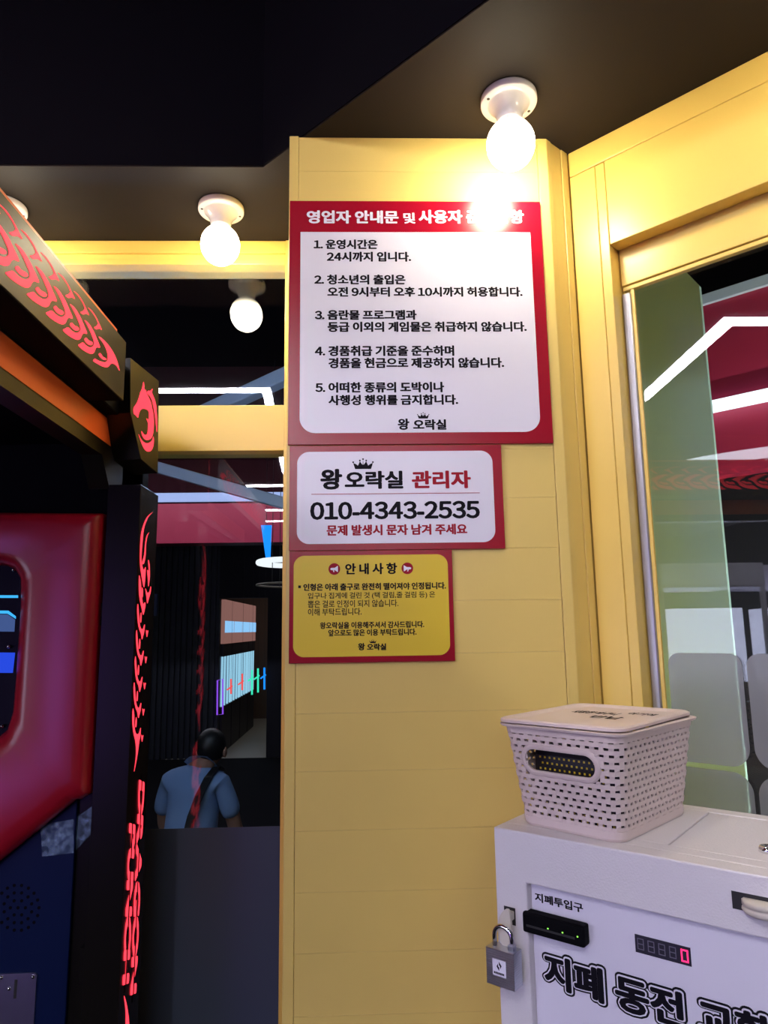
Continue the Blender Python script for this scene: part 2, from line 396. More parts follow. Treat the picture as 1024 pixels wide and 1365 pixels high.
# ---- left window wall
win1 = thing('window_1', None, None, (-1.6, YG, 0), kind='structure')
b = MB()
b.box(-3.5, -.187, 1.625, 1.70, 2.548, ZC); b.box(-3.5, -.187, 1.632, 1.70, 2.532, 2.548); b.box(-3.5, -.187, 1.626, 1.70, 2.518, 2.532)
b.box(-3.5, -.187, 1.628, 1.70, 2.042, 2.155)
b.box(-.1872, -.139, 1.622, 1.70, 0, ZC)
b.box(-3.5, -.187, 1.628, 1.70, 0, .32)
b.box(-1.72, -1.62, 1.628, 1.70, .32, 2.52)
b.build('frame', M['yellow2'], win1, bevel=.0015)
for z0_, z1_ in ((2.15, 2.522), (.315, 2.046)):
    for x0, x1 in ((-1.625, -.185), (-3.5, -1.715)):
        MB().box(x0, x1, YG, YG+.006, z0_, z1_).build('pane', M['glass'], win1)
zf = onY(280, 1103.5, YG-.001).z
MB().box(-1.62, -.188, YG-.0008, YG-.0002, .33, zf).build('window_film', M['film'], win1)

# ================================================================== CEILING BULBS
def bulb_light(loc, label):
    t = thing('bulb_light', label, 'light', loc, 'round bulbs on porcelain holders under the soffit')
    c = Vector(loc)
    prof = [(.051, 0), (.0515, -.003), (.0515, -.011), (.050, -.0135), (.0395, -.0145), (.0385, -.0150), (.036, -.0175), (.030, -.025), (.0255, -.033), (.0235, -.040), (.0225, -.048), (.020, -.050), (.0, -.050)]
    MB().lathe(prof, c, 48).build('holder', M['ceramic'], t, smooth=True)
    MB().lathe([(.0, -.046), (.0185, -.046), (.0195, -.053)], c, 32).build('socket', mat('dim_brass', (.5, .35, .2), .4) if 'dim_brass' not in bpy.data.materials else bpy.data.materials['dim_brass'], t, smooth=True)
    pr = []
    for k in range(25):
        a = math.pi*k/24
        r = .0435*math.sin(a); z = -.094 + .0465*math.cos(a)
        if a < .48: r = max(r, .0185)
        pr.append((r, z))
    pr[0] = (.0, -.0475); pr[-1] = (0, pr[-1][1])
    MB().lathe(pr, c, 40).build('bulb', M['bulb'], t, smooth=True)
    for a in (125, 35):                                     # notches in the rim and the screw holes
        d = Vector((math.cos(math.radians(a)), math.sin(math.radians(a)), 0)); s = Vector((-d.y, d.x, 0))
        F = Frame(c, d, s, (0, 0, 1))
        MB(F).box(.046, .0522, -.006, .006, -.0105, -.0005).build('notch', M['notch'], t)
    for a in (20, 200):
        d = Vector((math.cos(math.radians(a)), math.sin(math.radians(a)), 0)); s = Vector((-d.y, d.x, 0))
        F = Frame(c+d*.043+Vector((0, 0, -.0135)), d, s, (0, 0, 1))
        MB(F).lathe([(0.0028, -.0012), (.0028, .0)], N=12, F=F).build('screw_hole', M['notch'], t)
    return t
p1 = onZ(678, 131, ZC); p2 = onZ(295, 276, ZC); p0 = onZ(8, 280, ZC)
B1 = bulb_light((p1.x, p1.y, ZC), 'glaring round bulb above the red house-rules sign')
copy_tree(B1, (p2.x, p2.y, ZC), 'round bulb over the left window, its twin mirrored in the pane')
copy_tree(B1, (p0.x, p2.y, ZC), 'bulb light half hidden behind the canopy of the punching machine')
pr_ = p1 + UV*.62
copy_tree(B1, (pr_.x, pr_.y, ZC), 'bulb light over the coin changer, past the right edge of the view')

# ================================================================== SIGNS
YS = 1.25
FS = Frame((0, YS-.0062, 0))
def sgn(px, py): p = onY(px, py, YS-.006); return p.x, p.z
def crown(mb, F, x0, x1, z0, z1, lift=.0005):
    P = [(.10, 0), (.9, 0), (.95, .28), (1.0, .62), (.86, .50), (.76, .34), (.70, .60), (.66, .80), (.58, .55), (.52, .42), (.5, 1.0), (.48, .42), (.42, .55), (.34, .80), (.30, .60), (.24, .34), (.14, .50), (0, .62), (.05, .28)]
    mb.prism([F(x0+(x1-x0)*a, -lift, z0+(z1-z0)*c*.92) for a, c in P], F.y*.0003)
    for a, c in ((0, .68), (.34, .84), (.5, .98), (.66, .84), (1.0, .68)):
        r = (x1-x0)*.045
        mb.prism([F(x0+(x1-x0)*a+r*math.cos(q*.7854), -lift, z0+(z1-z0)*c*.95+r*math.sin(q*.7854)) for q in range(8)], F.y*.0003)
def make_sign(label, group, c, inner_mat, inner_px, rads, lines, crowns, extra=None):
    (xa, za), (xb, zb) = sgn(*c[0]), sgn(*c[1])
    t = thing('notice_sign', label, 'sign', ((xa+xb)/2, YS, zb), group)
    MB().box(xa, xb, YS-.006, YS-.0004, zb, za).build('board', M['red_sign'], t, bevel=.0004, seg=1)
    (ia, iza), (ib, izb) = sgn(*inner_px[0]), sgn(*inner_px[1])
    b = MB(); b.prism([(x, YS-.0063, z) for x, z in rrect(ia, ib, izb, iza, rads, 10)], (0, .0004, 0)); b.build('printed_panel', inner_mat, t)
    for mt, s, x0, x1, y0, y1, bold in lines:
        ym = (y0+y1)/2
        X0, X1 = sgn(x0, ym)[0], sgn(x1, ym)[0]; Z1, Z0 = sgn((x0+x1)/2, y0)[1], sgn((x0+x1)/2, y1)[1]
        b = MB(); text(b, s, FS, X0, X1, Z0, Z1, bold, lift=.0003); b.build('lettering', M[mt], t)
    b = MB()
    for x0, x1, y0, y1 in crowns:
        (X0, Z1), (X1, Z0) = sgn(x0, y0), sgn(x1, y1); crown(b, FS, X0, X1, Z0, Z1)
    b.build('crown_emblem', M['ink'], t)
    if extra: extra(t)
    return t
k1 = lambda x0, x1, y0, y1: (380+x0/2.695, 380+x1/2.695, 260+y0/2.695, 260+y1/2.695)
k2 = lambda x0, x1, y0, y1: (370+x0/3.103, 370+x1/3.103, 580+y0/3.103, 580+y1/3.103)
BD = .048
make_sign('large red sign with five numbered house rules on a white panel', 'red signs on the pillar', ((386.5, 267.5), (738, 590.5)), M['white_sign'],
    ((400.8, 309.3), (721, 575.5)), (.029, .029, 0, 0), [
    ('ink_white', '영업자 안내문', *k1(78, 408, 56, 103), .045), ('ink_white', '및', *k1(425, 468, 64, 103), .035), ('ink_white', '사용자 준수사항', *k1(480, 858, 54, 103), .045),
    ('ink', '1. 운영시간은', *k1(103, 333, 160, 195), BD), ('ink', '24시까지 입니다.', *k1(150, 453, 204, 240), BD),
    ('ink', '2. 청소년의 출입은', *k1(105, 433, 286, 322), BD), ('ink', '오전 9시부터 오후 10시까지 허용합니다.', *k1(152, 853, 330, 366), BD),
    ('ink', '3. 음란물 프로그램과', *k1(107, 473, 413, 449), BD), ('ink', '등급 이외의 게임물은 취급하지 않습니다.', *k1(153, 868, 455, 492), BD),
    ('ink', '4. 경품취급 기준을 준수하며', *k1(107, 608, 541, 579), BD), ('ink', '경품을 현금으로 제공하지 않습니다.', *k1(156, 787, 584, 622), BD),
    ('ink', '5. 어떠한 종류의 도박이나', *k1(109, 572, 672, 710), BD), ('ink', '사행성 행위를 금지합니다.', *k1(156, 622, 717, 755), BD),
    ('ink', '왕', *k1(405, 447, 803, 844), .045), ('ink', '오락실', *k1(460, 580, 806, 844), .05)],
    [k1(476, 517, 781, 803)])
def ruleline(t):
    (X0, Z1), (X1, Z0) = sgn(370+140/3.103, 580+244/3.103), sgn(370+837/3.103, 580+247/3.103)
    MB().box(X0, X1, FS.o.y-.0006, FS.o.y-.0001, Z1-.0010, Z1).build('ruled_line', M['ink_red'], t)
make_sign('red sign with the black phone number on a white rounded panel', 'red signs on the pillar', ((386.3, 594.5), (674, 731)), M['white_sign'],
    ((396.4, 602.5), (661, 722.5)), .022, [
    ('ink', '왕', *k2(177, 268, 140, 226), .05), ('ink', '오락실', *k2(278, 520, 148, 223), .045), ('ink_red', '관리자', *k2(555, 800, 147, 221), .045),
    ('ink', '010-4343-2535', *k2(135, 837, 274, 348), .042), ('ink_red', '문제 발생시 문자 남겨 주세요', *k2(203, 785, 369, 414), .045)],
    [k2(313, 395, 97, 140)], ruleline)
def megaphones(t):
    for cx, cy, s in ((235, 554, -1), (537, 551, 1)):
        X, Z = sgn(370+cx/3.103, 580+cy/3.103); r = .0103
        b = MB(); b.prism([(X+r*math.cos(k*math.pi/16), FS.o.y-.0005, Z+r*math.sin(k*math.pi/16)) for k in range(32)], (0, .0003, 0))
        d = b.build('megaphone_badge', M['ink_red'], t)
        b = MB(); P = [(.0065, .0052), (.0055, .0052), (.001, .0022), (-.005, .002), (-.0068, .001), (-.0068, -.001), (-.005, -.002), (-.0025, -.002), (-.0015, -.0055), (.0003, -.0055), (-.0003, -.002), (.001, -.0022), (.0055, -.0052), (.0065, -.0052)]
        b.prism([(X - s*x, FS.o.y-.0009, Z+z) for x, z in P], (0, .0003, 0))
        b.build('megaphone_icon', M['ink_white'], d)
    (X0, Z1), (X1, Z0) = sgn(370+86/3.103, 580+622/3.103), sgn(370+97/3.103, 580+633/3.103)
    MB().box(X0, X1, FS.o.y-.0006, FS.o.y-.0001, Z0, Z1).build('bullet_mark', M['ink'], t)
make_sign('small red sign with black notice text on a yellow rounded panel', 'red signs on the pillar', ((386, 735), (607, 881)), M['yellow_sign'],
    ((391.7, 741), (600.5, 873)), .019, [
    ('ink', '안 내 사 항', *k2(280, 495, 529, 576), .04), ('ink', '인형은 아래 출구로 완전히 떨어져야 인정됩니다.', *k2(107, 697, 611, 641), .042),
    ('ink', '입구나 집게에 걸린 것 (택 걸림,줄 걸림 등) 은', *k2(126, 652, 649, 679), .014), ('ink', '뽑은 걸로 인정이 되지 않습니다.', *k2(126, 500, 682, 712), .014), ('ink', '이해 부탁드립니다.', *k2(126, 348, 716, 746), .014),
    ('ink', '왕오락실을 이용해주셔서 감사드립니다.', *k2(176, 607, 771, 799), .038), ('ink', '앞으로도 많은 이용 부탁드립니다.', *k2(210, 575, 802, 830), .038),
    ('ink', '왕', *k2(333, 362, 860, 890), .045), ('ink', '오락실', *k2(370, 450, 862, 890), .05)],
    [k2(381, 408, 846, 860)], megaphones)

# ================================================================== BOXING MACHINE (left)
XM = -.436; X2 = -.498
am = thing('punching_machine', 'tall black punching arcade machine with glowing red flame cutouts', 'arcade machine', (-.95, 1.48, 0))
zt_, zb_ = 2.151, 2.038
b = MB(); b.box(-1.48, XM, .20, 1.244, zb_, zt_); b.build('canopy', M['bronze'], am, bevel=.0008, seg=1)
b = MB(); b.box(-1.48, XM-.003, .20, 1.203, zt_, zt_+.007); b.build('canopy_trim', M['orange'], am)
MB().box(-1.47, XM-.002, .21, 1.240, zb_-.0012, zb_-.0002).build('canopy_underside', M['black'], am)
yE = onX(190, 640, X2).y
b = MB(); pts = [(.40, 2.037), (yE, 2.037)] + [(onX(px, py, X2).y, onX(px, py, X2).z) for px, py in ((190, 655), (146, 652), (136, 606))] + [(.40, onX(0, 510, X2).z)]
b.prism([(X2, y, z) for y, z in pts], (-.04, 0, 0)); b.build('side_panel', M['bronze'], am)
zo1 = onX(75, 503, X2).z; zo0 = onX(75, 543, X2).z; yo = onX(150, 580, X2).y
b = MB(); b.box(X2-.001, X2+.0015, .40, yo, zo0, min(zo1, 2.0365)); b.build('orange_stripe', M['orange'], am)
b = MB(); b.box(-1.45, X2-.04, .42, 1.44, 2.00, 2.036); b.box(-1.45, X2-.001, 1.403, 1.50, 0, 2.036); b.box(-1.45, X2, 1.435, 1.61, 0, 2.02); b.box(-1.45, XM-.035, 1.243, 1.50, 2.037, 2.14)
b.build('housing', M['black'], am, bevel=.002, seg=1)
# emblem box
A = Vector((-.4435, 1.332, 0)); dr = Vector((math.sin(math.radians(12)), math.cos(math.radians(12)), 0)); nr = Vector((dr.y, -dr.x, 0))
FE = Frame(A, dr, -nr, (0, 0, 1))
def emb(px, py): q = FE.inv(onP(px, py, A, nr)); return q.x, q.z
b = MB(); pts = [emb(*p) for p in ((174, 477), (212, 508), (210.5, 631), (188, 612), (174, 550))]
b.prism([FE(x, 0, z) for x, z in pts], -nr*.058); ebox = b.build('emblem_box', M['bronze'], am, bevel=.0006, seg=1)
ez = lambda x, y: emb(100+x/6.823, 450+y/6.823)
def cut(pts, mp, name, parent, out, n=4, m='flame'):
    b = MB()
    for ring in pts:
        P = [mp(*q) for q in smooth_ring(ring, n)]
        b.prism([p+out*.0005 for p in P], -out*.0008)
    return b.build(name, M[m], parent)
head = [(622, 402), (628, 430), (630, 470), (645, 478), (648, 500), (668, 540), (690, 590), (700, 640), (712, 700), (716, 770), (712, 850), (700, 900), (680, 925), (650, 932), (625, 915), (608, 880), (605, 850), (625, 880), (648, 885), (660, 860), (664, 800), (662, 770), (648, 735), (668, 745), (672, 700), (665, 665), (640, 650), (610, 648), (588, 670), (578, 700), (572, 728), (550, 705), (534, 690), (532, 640), (555, 605), (570, 575), (585, 530), (592, 500), (603, 480), (612, 450)]
mane = [(x+7, y) for x, y in [(645, 505), (660, 482), (676, 486), (698, 465), (692, 500), (708, 540), (722, 580), (736, 650), (730, 640), (738, 720), (740, 800), (738, 860), (730, 800), (724, 740), (716, 690), (704, 620), (690, 565), (668, 525)]]
tail = [(578, 880), (600, 925), (632, 955), (668, 960), (700, 935), (712, 900), (716, 950), (706, 1000), (688, 1030), (660, 1036), (632, 1015), (605, 960)]
cut([head, mane, tail], lambda x, y: FE(*(lambda q: (q[0], 0, q[1]))(ez(x, y))), 'emblem', ebox, nr, 3)
# column with flame cutouts
yc0, yc1, zc1 = 1.364, 1.482, 1.907
b = MB(); b.box(X2-.002, XM, yc0, yc1, 0, zc1); colm = b.build('column', M['satin'], am, bevel=.0008, seg=1)
XA = Vector((1, 0, 0))
pc = lambda px, py: onX(px, py, XM)
# canopy flame repeat: traced once on the panel, then stepped along it
cz = lambda x, y: pc(x/4.655, 240+y/4.655)
comma = [(95, 395), (135, 430), (178, 495), (212, 565), (241, 634), (212, 628), (196, 640), (184, 662), (160, 668), (120, 650), (70, 615), (33, 577), (52, 568), (78, 564), (108, 592), (140, 613), (166, 615), (183, 600), (181, 570), (165, 530), (140, 475), (112, 425)]
inner = [(93, 545), (110, 534), (130, 556), (162, 575), (171, 594), (152, 600), (120, 582)]
fin = [(128, 306), (168, 342), (208, 402), (242, 470), (258, 504), (236, 490), (206, 490), (186, 470), (206, 466), (217, 456), (222, 448), (204, 405), (166, 349)]
stp = .0556
lastc = [(612, 972), (640, 990), (680, 1035), (710, 1085), (728, 1130), (741, 1182), (722, 1152), (700, 1139), (685, 1142), (668, 1160), (640, 1158), (605, 1140), (578, 1122), (588, 1108), (600, 1115), (625, 1126), (655, 1130), (668, 1110), (665, 1070), (645, 1020)]
lasti = [(612, 1083), (622, 1074), (636, 1094), (655, 1106), (660, 1115), (645, 1116), (625, 1102)]
canf = []
for k in range(-10, 6):
    b = MB()
    for ring in ([comma, inner, fin] if k < 5 else [lastc, lasti]):
        P = [cz(*q) + Vector((.0005, stp*k if k < 5 else 0, 0)) for q in smooth_ring(ring, 4)]
        b.prism(P, (-.0008, 0, 0))
    b.build('flame_cutout', M['flame'], [o for o in kids(am) if o.name.startswith('canopy')][0])
# column flames (traced once from the clear upper part)
c3 = lambda x, y: (130+x/6.82, 660+y/6.82)
c4 = lambda x, y: (130+x/6.82, 840+y/6.82)
rings = []
rings += [[c3(*p) for p in r] for r in (
    [(500, 157), (470, 185), (445, 230), (420, 310), (408, 420), (400, 520), (398, 600), (410, 660), (422, 680), (436, 655), (434, 720), (430, 780), (422, 838), (410, 790), (398, 720), (388, 640), (386, 540), (390, 420), (400, 330), (425, 250), (455, 195)],
    [(468, 340), (445, 375), (432, 450), (425, 540), (404, 615), (412, 628), (425, 610), (436, 540), (440, 450), (452, 375)],
    [(460, 590), (472, 630), (474, 740), (462, 830), (458, 760), (452, 680), (466, 690)],
    [(435, 848), (450, 885), (470, 880), (484, 830), (482, 880), (468, 930), (452, 985), (446, 930)],
    [(378, 730), (392, 790), (396, 850), (402, 920), (412, 990), (430, 975), (434, 985), (432, 1020), (414, 1088), (402, 1030), (386, 960), (376, 860)],
    [(404, 840), (412, 870), (408, 930), (400, 900)])]
U = [(356, 0), (362, 60), (366, 130), (374, 195), (388, 228), (402, 225), (412, 195), (418, 190), (412, 250), (400, 300), (392, 322), (384, 270), (370, 235), (358, 180), (352, 110), (350, 40)]
Ui = [(384, 78), (388, 110), (384, 165), (376, 160), (378, 110)]
Uf = [(430, 236), (436, 250), (448, 240), (444, 270), (437, 300), (432, 265)]
for k in range(-1, 4):
    dx, dy = -11*k, 238*k
    for r in (U, Ui, Uf):
        if k == 3 and r is U:
            rings.append([c4(x, y) for x, y in ((322, 712), (332, 770), (332, 850), (340, 915), (354, 945), (374, 940), (386, 905), (392, 890), (388, 960), (378, 1010), (368, 1090), (352, 1190), (332, 1285), (346, 1180), (350, 1090), (344, 1010), (330, 950), (320, 880), (316, 790))])
        else: rings.append([c4(x+dx, y+dy) for x, y in r])
rings.append([(130+x/7.38, 1180+y/7.38) for x, y in ((260, 1088), (278, 1140), (294, 1220), (306, 1310), (310, 1370), (320, 1500), (312, 1620), (290, 1640), (280, 1500), (276, 1370), (278, 1280), (272, 1190))])
for r in rings:
    b = MB(); b.prism([pc(*q)+Vector((.0005, 0, 0)) for q in smooth_ring(r, 3)], (-.0008, 0, 0)); b.build('flame_cutout', M['flame'], colm)
# stencil words running down the column: text right = down, text up = toward the window side
def coltext(s, y0, y1, z0, z1, cutfrac):
    F = Frame((XM+.0004, 0, 0), (0, 0, -1), (-1, 0, 0), (0, 1, 0))
    b = MB(); text(b, s, F, -z1, -z0, y0, y1, .055, lift=.0004, shear=.35, by=.05); b.build('lettering', M['flame'], colm)
    c = y0+(y1-y0)*cutfrac; h = (y1-y0)*.075
    MB().box(XM+.0009, XM+.0013, c-h, c+h, z0-.02, z1+.005).build('stencil_bridge', M['satin'], colm)
zz_ = lambda py: onX(180, py, XM).z
coltext('DRAGON', 1.425, 1.463, zz_(1316), zz_(1042), .5)
coltext('PUNCH', 1.378, 1.416, zz_(1288), zz_(1090), .5)
# red padded front: lofted ring round the screen opening
YP = 1.351
outer = [(-330, 679), (134, 683), (125, 870), (116.5, 1060), (104, 1068), (97, 1068), (0, 1146), (-120, 1240), (-330, 1240)]
hole = [(-200, 752), (0, 752), (15, 757), (22, 770), (22.5, 800), (20, 840), (16, 900), (12, 950), (4, 975), (-12, 988), (-200, 988)]
cc = Vector((-70, 872))
def at_angle(poly, a):
    d = Vector((math.cos(a), math.sin(a))); best = None
    for i in range(len(poly)):
        p = Vector(poly[i])-cc; q = Vector(poly[(i+1) % len(poly)])-cc; e_ = q-p
        den = d.x*e_.y-d.y*e_.x
        if abs(den) < 1e-9: continue
        t = (p.x*e_.y-p.y*e_.x)/den; s_ = (p.x*d.y-p.y*d.x)/den
        if t > 0 and -1e-6 <= s_ <= 1+1e-6 and (best is None or t < best): best = t
    return cc+d*best
angs = sorted([2*math.pi*k/180 for k in range(180)] + [math.atan2(p[1]-cc.y, p[0]-cc.x) % (2*math.pi) for p in outer])
layers = [(0, .04), (0, .016), (.05, .004), (.14, -.005), (.22, -.008), (.80, -.008), (.90, -.006), (.955, .0), (1, .014), (1, .04)]
b = MB(); N = len(angs); vs = []
for fr_, dy in layers:
    for a in angs:
        q = at_angle(hole, a).lerp(at_angle(outer, a), fr_); p = onY(q.x, q.y, YP); vs.append(Vector((p.x, YP+dy, p.z)))
b.add(vs, [(i*N+k, i*N+(k+1) % N, (i+1)*N+(k+1) % N, (i+1)*N+k) for i in range(len(layers)-1) for k in range(N)])
b.build('padded_front', M['pad'], am, smooth=True)
pY = lambda px, py, y: onY(px, py, y)
scr = MB().box(-1.25, -.62, 1.386, 1.402, 1.32, 1.81).build('screen', M['screen_dark'], am)
def strip(pts, name, m, parent, y, th=.0006):
    b = MB(); b.prism([pY(px, py, y) for px, py in pts], (0, th, 0)); return b.build(name, M[m], parent)
ys = 1.3854
strip([(-200, 793), (24, 793.5), (24, 797), (-200, 797)], 'light_line', 'screen_cyan', scr, ys)
strip([(-200, 813), (11, 814), (21, 821.5), (21, 825), (10, 818), (-200, 817)], 'light_line', 'screen_cyan', scr, ys)
strip([(-200, 818), (10, 819), (20, 826), (19, 842), (-200, 840)], 'screen_block', 'screen_grey', scr, ys)
strip([(-200, 868), (20, 870), (17, 897), (-200, 896)], 'screen_glow', 'screen_blue', scr, ys)
for px, py in ((18, 760), (11.5, 862), (3, 968)):
    p = onY(px, py, 1.380); F = Frame(p, (1, 0, 0), (0, 0, 1), (0, -1, 0))
    MB().lathe([(.0034, -.004), (.0034, .0015), (.002, .003), (0, .0034)], F=F, N=14).build('screw', M['chrome'], am, smooth=True)
# lower navy door, speaker holes, coin plate, hinges
YN = 1.386
xr = onY(95, 1210, YN).x
nav = MB().box(-1.42, xr, YN, 1.402, .02, 1.375).build('lower_door', M['navy'], am, bevel=.001, seg=1)
MB().box(xr+.001, X2-.003, 1.394, 1.402, .02, 1.84).build('door_post', M['satin'], am)
b = MB()
for r, n in ((0, 1), (10, 6), (19, 12), (28, 18)):
    for k in range(n):
        a = 2*math.pi*(k+.5*(n == 12))/n
        p = onY(24+r*math.cos(a), 1210+r*1.08*math.sin(a), YN); F = Frame(p+Vector((0, -.0004, 0)), (1, 0, 0), (0, 0, 1), (0, -1, 0))
        b.lathe([(.0030, -.0003), (.0030, .0002)], F=F, N=10)
b.build('speaker_grille', M['black'], nav)
p1_, p2_ = onY(49, 1297, YN-.003), onY(-60, 1420, YN-.003)
cpl = MB(); cpl.prism([(x, YN-.003, z) for x, z in rrect(p2_.x, p1_.x, p2_.z, p1_.z, .006)], (0, .003, 0)); cpl = cpl.build('coin_plate', M['steel'], am)
pa, pb = onY(19.5, 1306, YN-.0035), onY(21.5, 1331, YN-.0035)
MB().box(pa.x, pb.x, YN-.0036, YN-.0028, pb.z, pa.z).build('coin_slot', M['notch'], cpl)
for px, py in ((2, 1303), (44, 1302), (12, 1318)):
    p = onY(px, py, YN-.003); F = Frame(p, (1, 0, 0), (0, 0, 1), (0, -1, 0))
    MB().lathe([(.0036, 0), (.003, .0018), (0, .0026)], F=F, N=14).build('screw', M['chrome'], cpl, smooth=True)
for px, py, s in ((115, 1284, 1.25), (139, 819, .9)):
    p = onY(px, py, 1.388); b = MB()
    b.box(p.x-.007*s, p.x+.007*s, 1.376, 1.394, p.z-.024*s, p.z+.024*s)
    for k in range(4): b.box(p.x+.001*s, p.x+.010*s, 1.373, 1.378, p.z-.02*s+.011*s*k, p.z-.02*s+.011*s*k+.002)
    b.build('hinge', M['satin'], am, bevel=.0012)
tp = MB()
q = [onY(px, py, YN-.0012) for px, py in ((54, 1100), (98, 1092), (98, 1137), (56, 1142))]
q2_ = [onY(px, py, 1.3925) for px, py in ((98, 1092), (134, 1067), (133, 1099), (98, 1137))]
tp.prism(q, (0, .0004, 0)); tp.prism(q2_, (0, .0004, 0))
tag(tp.build('adhesive_tape', M['tape']), 'strip of clear sticky tape stuck across the edge of the navy door', 'tape')

# ================================================================== COIN CHANGER (right)
E1 = Vector((math.sin(P4), -math.cos(P4), 0)); E2 = Vector((math.cos(P4), math.sin(P4), 0))
_p = ray(658, 1102); P0 = EYE + _p*(1.0/_p.y)
ZT = P0.z
FM = Frame(P0, E1, E2, (0, 0, 1)); MW, MD = .52, .270
mf = lambda px, py, d=0.0: FM.inv(onP(px, py, P0+E2*d, E2))
ch = thing('coin_changer', 'cream metal cabinet that changes banknotes to coins, with a padlock', 'change machine', FM(MW/2, MD/2, -ZT))
b = MB(FM)
fr4 = lambda x0, x1, z0, z1, y: [FM(x0, y, z0), FM(x1, y, z0), FM(x1, y, z1), FM(x0, y, z1)]
b.add(fr4(0, MW, -ZT, 0, .03)+fr4(0, MW, -ZT, 0, 0)+fr4(.0455, MW-.0455, -.72, -.0625, 0)+fr4(.0455, MW-.0455, -.72, -.0625, .03),
      [(i*4+k, i*4+(k+1) % 4, ((i+1) % 4)*4+(k+1) % 4, ((i+1) % 4)*4+k) for i in range(4) for k in range(4)])
lx0, lx1, ly0, ly1 = .212, MW-.03, .055, .245
b.box(0, MW, .03, ly0, -.004, 0); b.box(0, lx0, ly0, ly1, -.004, 0); b.box(lx1, MW, ly0, ly1, -.004, 0); b.box(0, MW, ly1, MD, -.004, 0)
b.box(0, .006, .03, MD, -ZT, -.004); b.box(MW-.006, MW, .03, MD, -ZT, -.004); b.box(.006, MW-.006, MD-.006, MD, -ZT, -.004)
b.build('cabinet', M['enamel'], ch, bevel=.0022, seg=2)
MB(FM).box(.006, MW-.006, .03, MD-.007, -ZT, -.008).build('core', M['black'], ch)
MB(FM).box(lx0+.0014, lx1-.0014, ly0+.0014, ly1-.0014, -.008, -.0006).build('top_hatch', M['enamel'], ch, bevel=.001)
front = MB(FM).box(.0462, MW-.0462, .012, .029, -.7195, -.0632).build('front_panel', M['panel'], ch)
FF = Frame(FM(0, .012, 0), E1, E2, (0, 0, 1))
pf = lambda px, py: mf(px, py, .012)
# small caption
a_, c_ = pf(713, 1189.5), pf(778, 1216.5)
hz = pf(713, 1189.5).z-pf(713, 1201.5).z
ca = pf(713, 1195.5); cb = pf(778, 1210.5); zm = (ca.z+cb.z)/2
b = MB(); text(b, '지폐투입구', FF, a_.x, c_.x, zm-hz/2, zm+hz/2, .035); b.build('lettering', M['ink'], front)
# big outlined words
for s, lx, ltop, lbot, rx, rtop, rbot in (('지폐', 725, 1268, 1312, 804, 1291, 1338), ('동전', 819, 1297, 1343, 911, 1322, 1372), ('교환기', 929, 1328, 1376, 1080, 1370, 1425)):
    l0, l1, r0, r1 = pf(lx, ltop), pf(lx, lbot), pf(rx, rtop), pf(rx, rbot)
    zt2 = (l0.z+r0.z)/2; zb2 = (l1.z+r1.z)/2
    for m_, g, bold, lift in (('ink', .0040, .130, .0003), ('ink_white', .0017, .082, .0009), ('ink', 0.0, .046, .0015)):
        b = MB(); text(b, s, FF, l0.x-g, r0.x+g, zb2-g, zt2+g, bold, lift=lift, by=bold*.8)
        b.build('lettering', M[m_], front)
# bill slot
a_, c_ = pf(706, 1211), pf(787, 1253)
zt3 = (pf(706, 1210).z+pf(786, 1229).z)/2; zb3 = (pf(704, 1237).z+pf(784, 1256).z)/2
b = MB(FM); b.box(a_.x-.002, c_.x, -.006, .012, zb3, zt3); slot = b.build('bill_slot', M['black'], ch, bevel=.003)
MB(FM).box(a_.x+.004, c_.x-.012, -.0064, -.0055, zb3+.008, zb3+.0105).build('slot_mouth', M['notch'], slot)
for fx in (.42, .66, .90):
    x = a_.x+(c_.x-a_.x)*fx; z = zb3+(zt3-zb3)*.5
    MB(FM).box(x-.0008, x+.0008, -.0068, -.006, z-.0006, z+.0006).build('indicator', M['green_led'], slot)
# display
a_, c_ = pf(846.5, 1246), pf(920.5, 1264)
zt4 = (pf(846.5, 1245).z+pf(920.5, 1263).z)/2; zb4 = (pf(848.5, 1268.5).z+pf(920, 1288).z)/2
b = MB(FM); b.box(a_.x, c_.x, .0112, .0122, zb4, zt4); dsp = b.build('number_display', M['display'], ch)
wd = (c_.x-a_.x)/5.15; hd = zt4-zb4
def seg7(x, z, ww, hh, on, m, t=.0011):
    b = MB(FM); y0, y1 = .0106, .0113; m_ = z+hh/2
    S = dict(a=(x, x+ww, z+hh-t, z+hh), d=(x, x+ww, z, z+t), g=(x, x+ww, m_-t/2, m_+t/2), f=(x, x+t, m_, z+hh), b=(x+ww-t, x+ww, m_, z+hh), e=(x, x+t, z, m_), c=(x+ww-t, x+ww, z, m_))
    for k in on: b.box(S[k][0], S[k][1], y0, y1, S[k][2], S[k][3])
    b.build('digit', m, dsp)
for k in range(4): seg7(a_.x+wd*(k+.22), zb4+hd*.2, wd*.62, hd*.62, 'abcdefg', M['seg'], .0008)
seg7(a_.x+wd*4.28, zb4+hd*.16, wd*.66, hd*.68, 'abcdef', M['seg_on'], .0016)
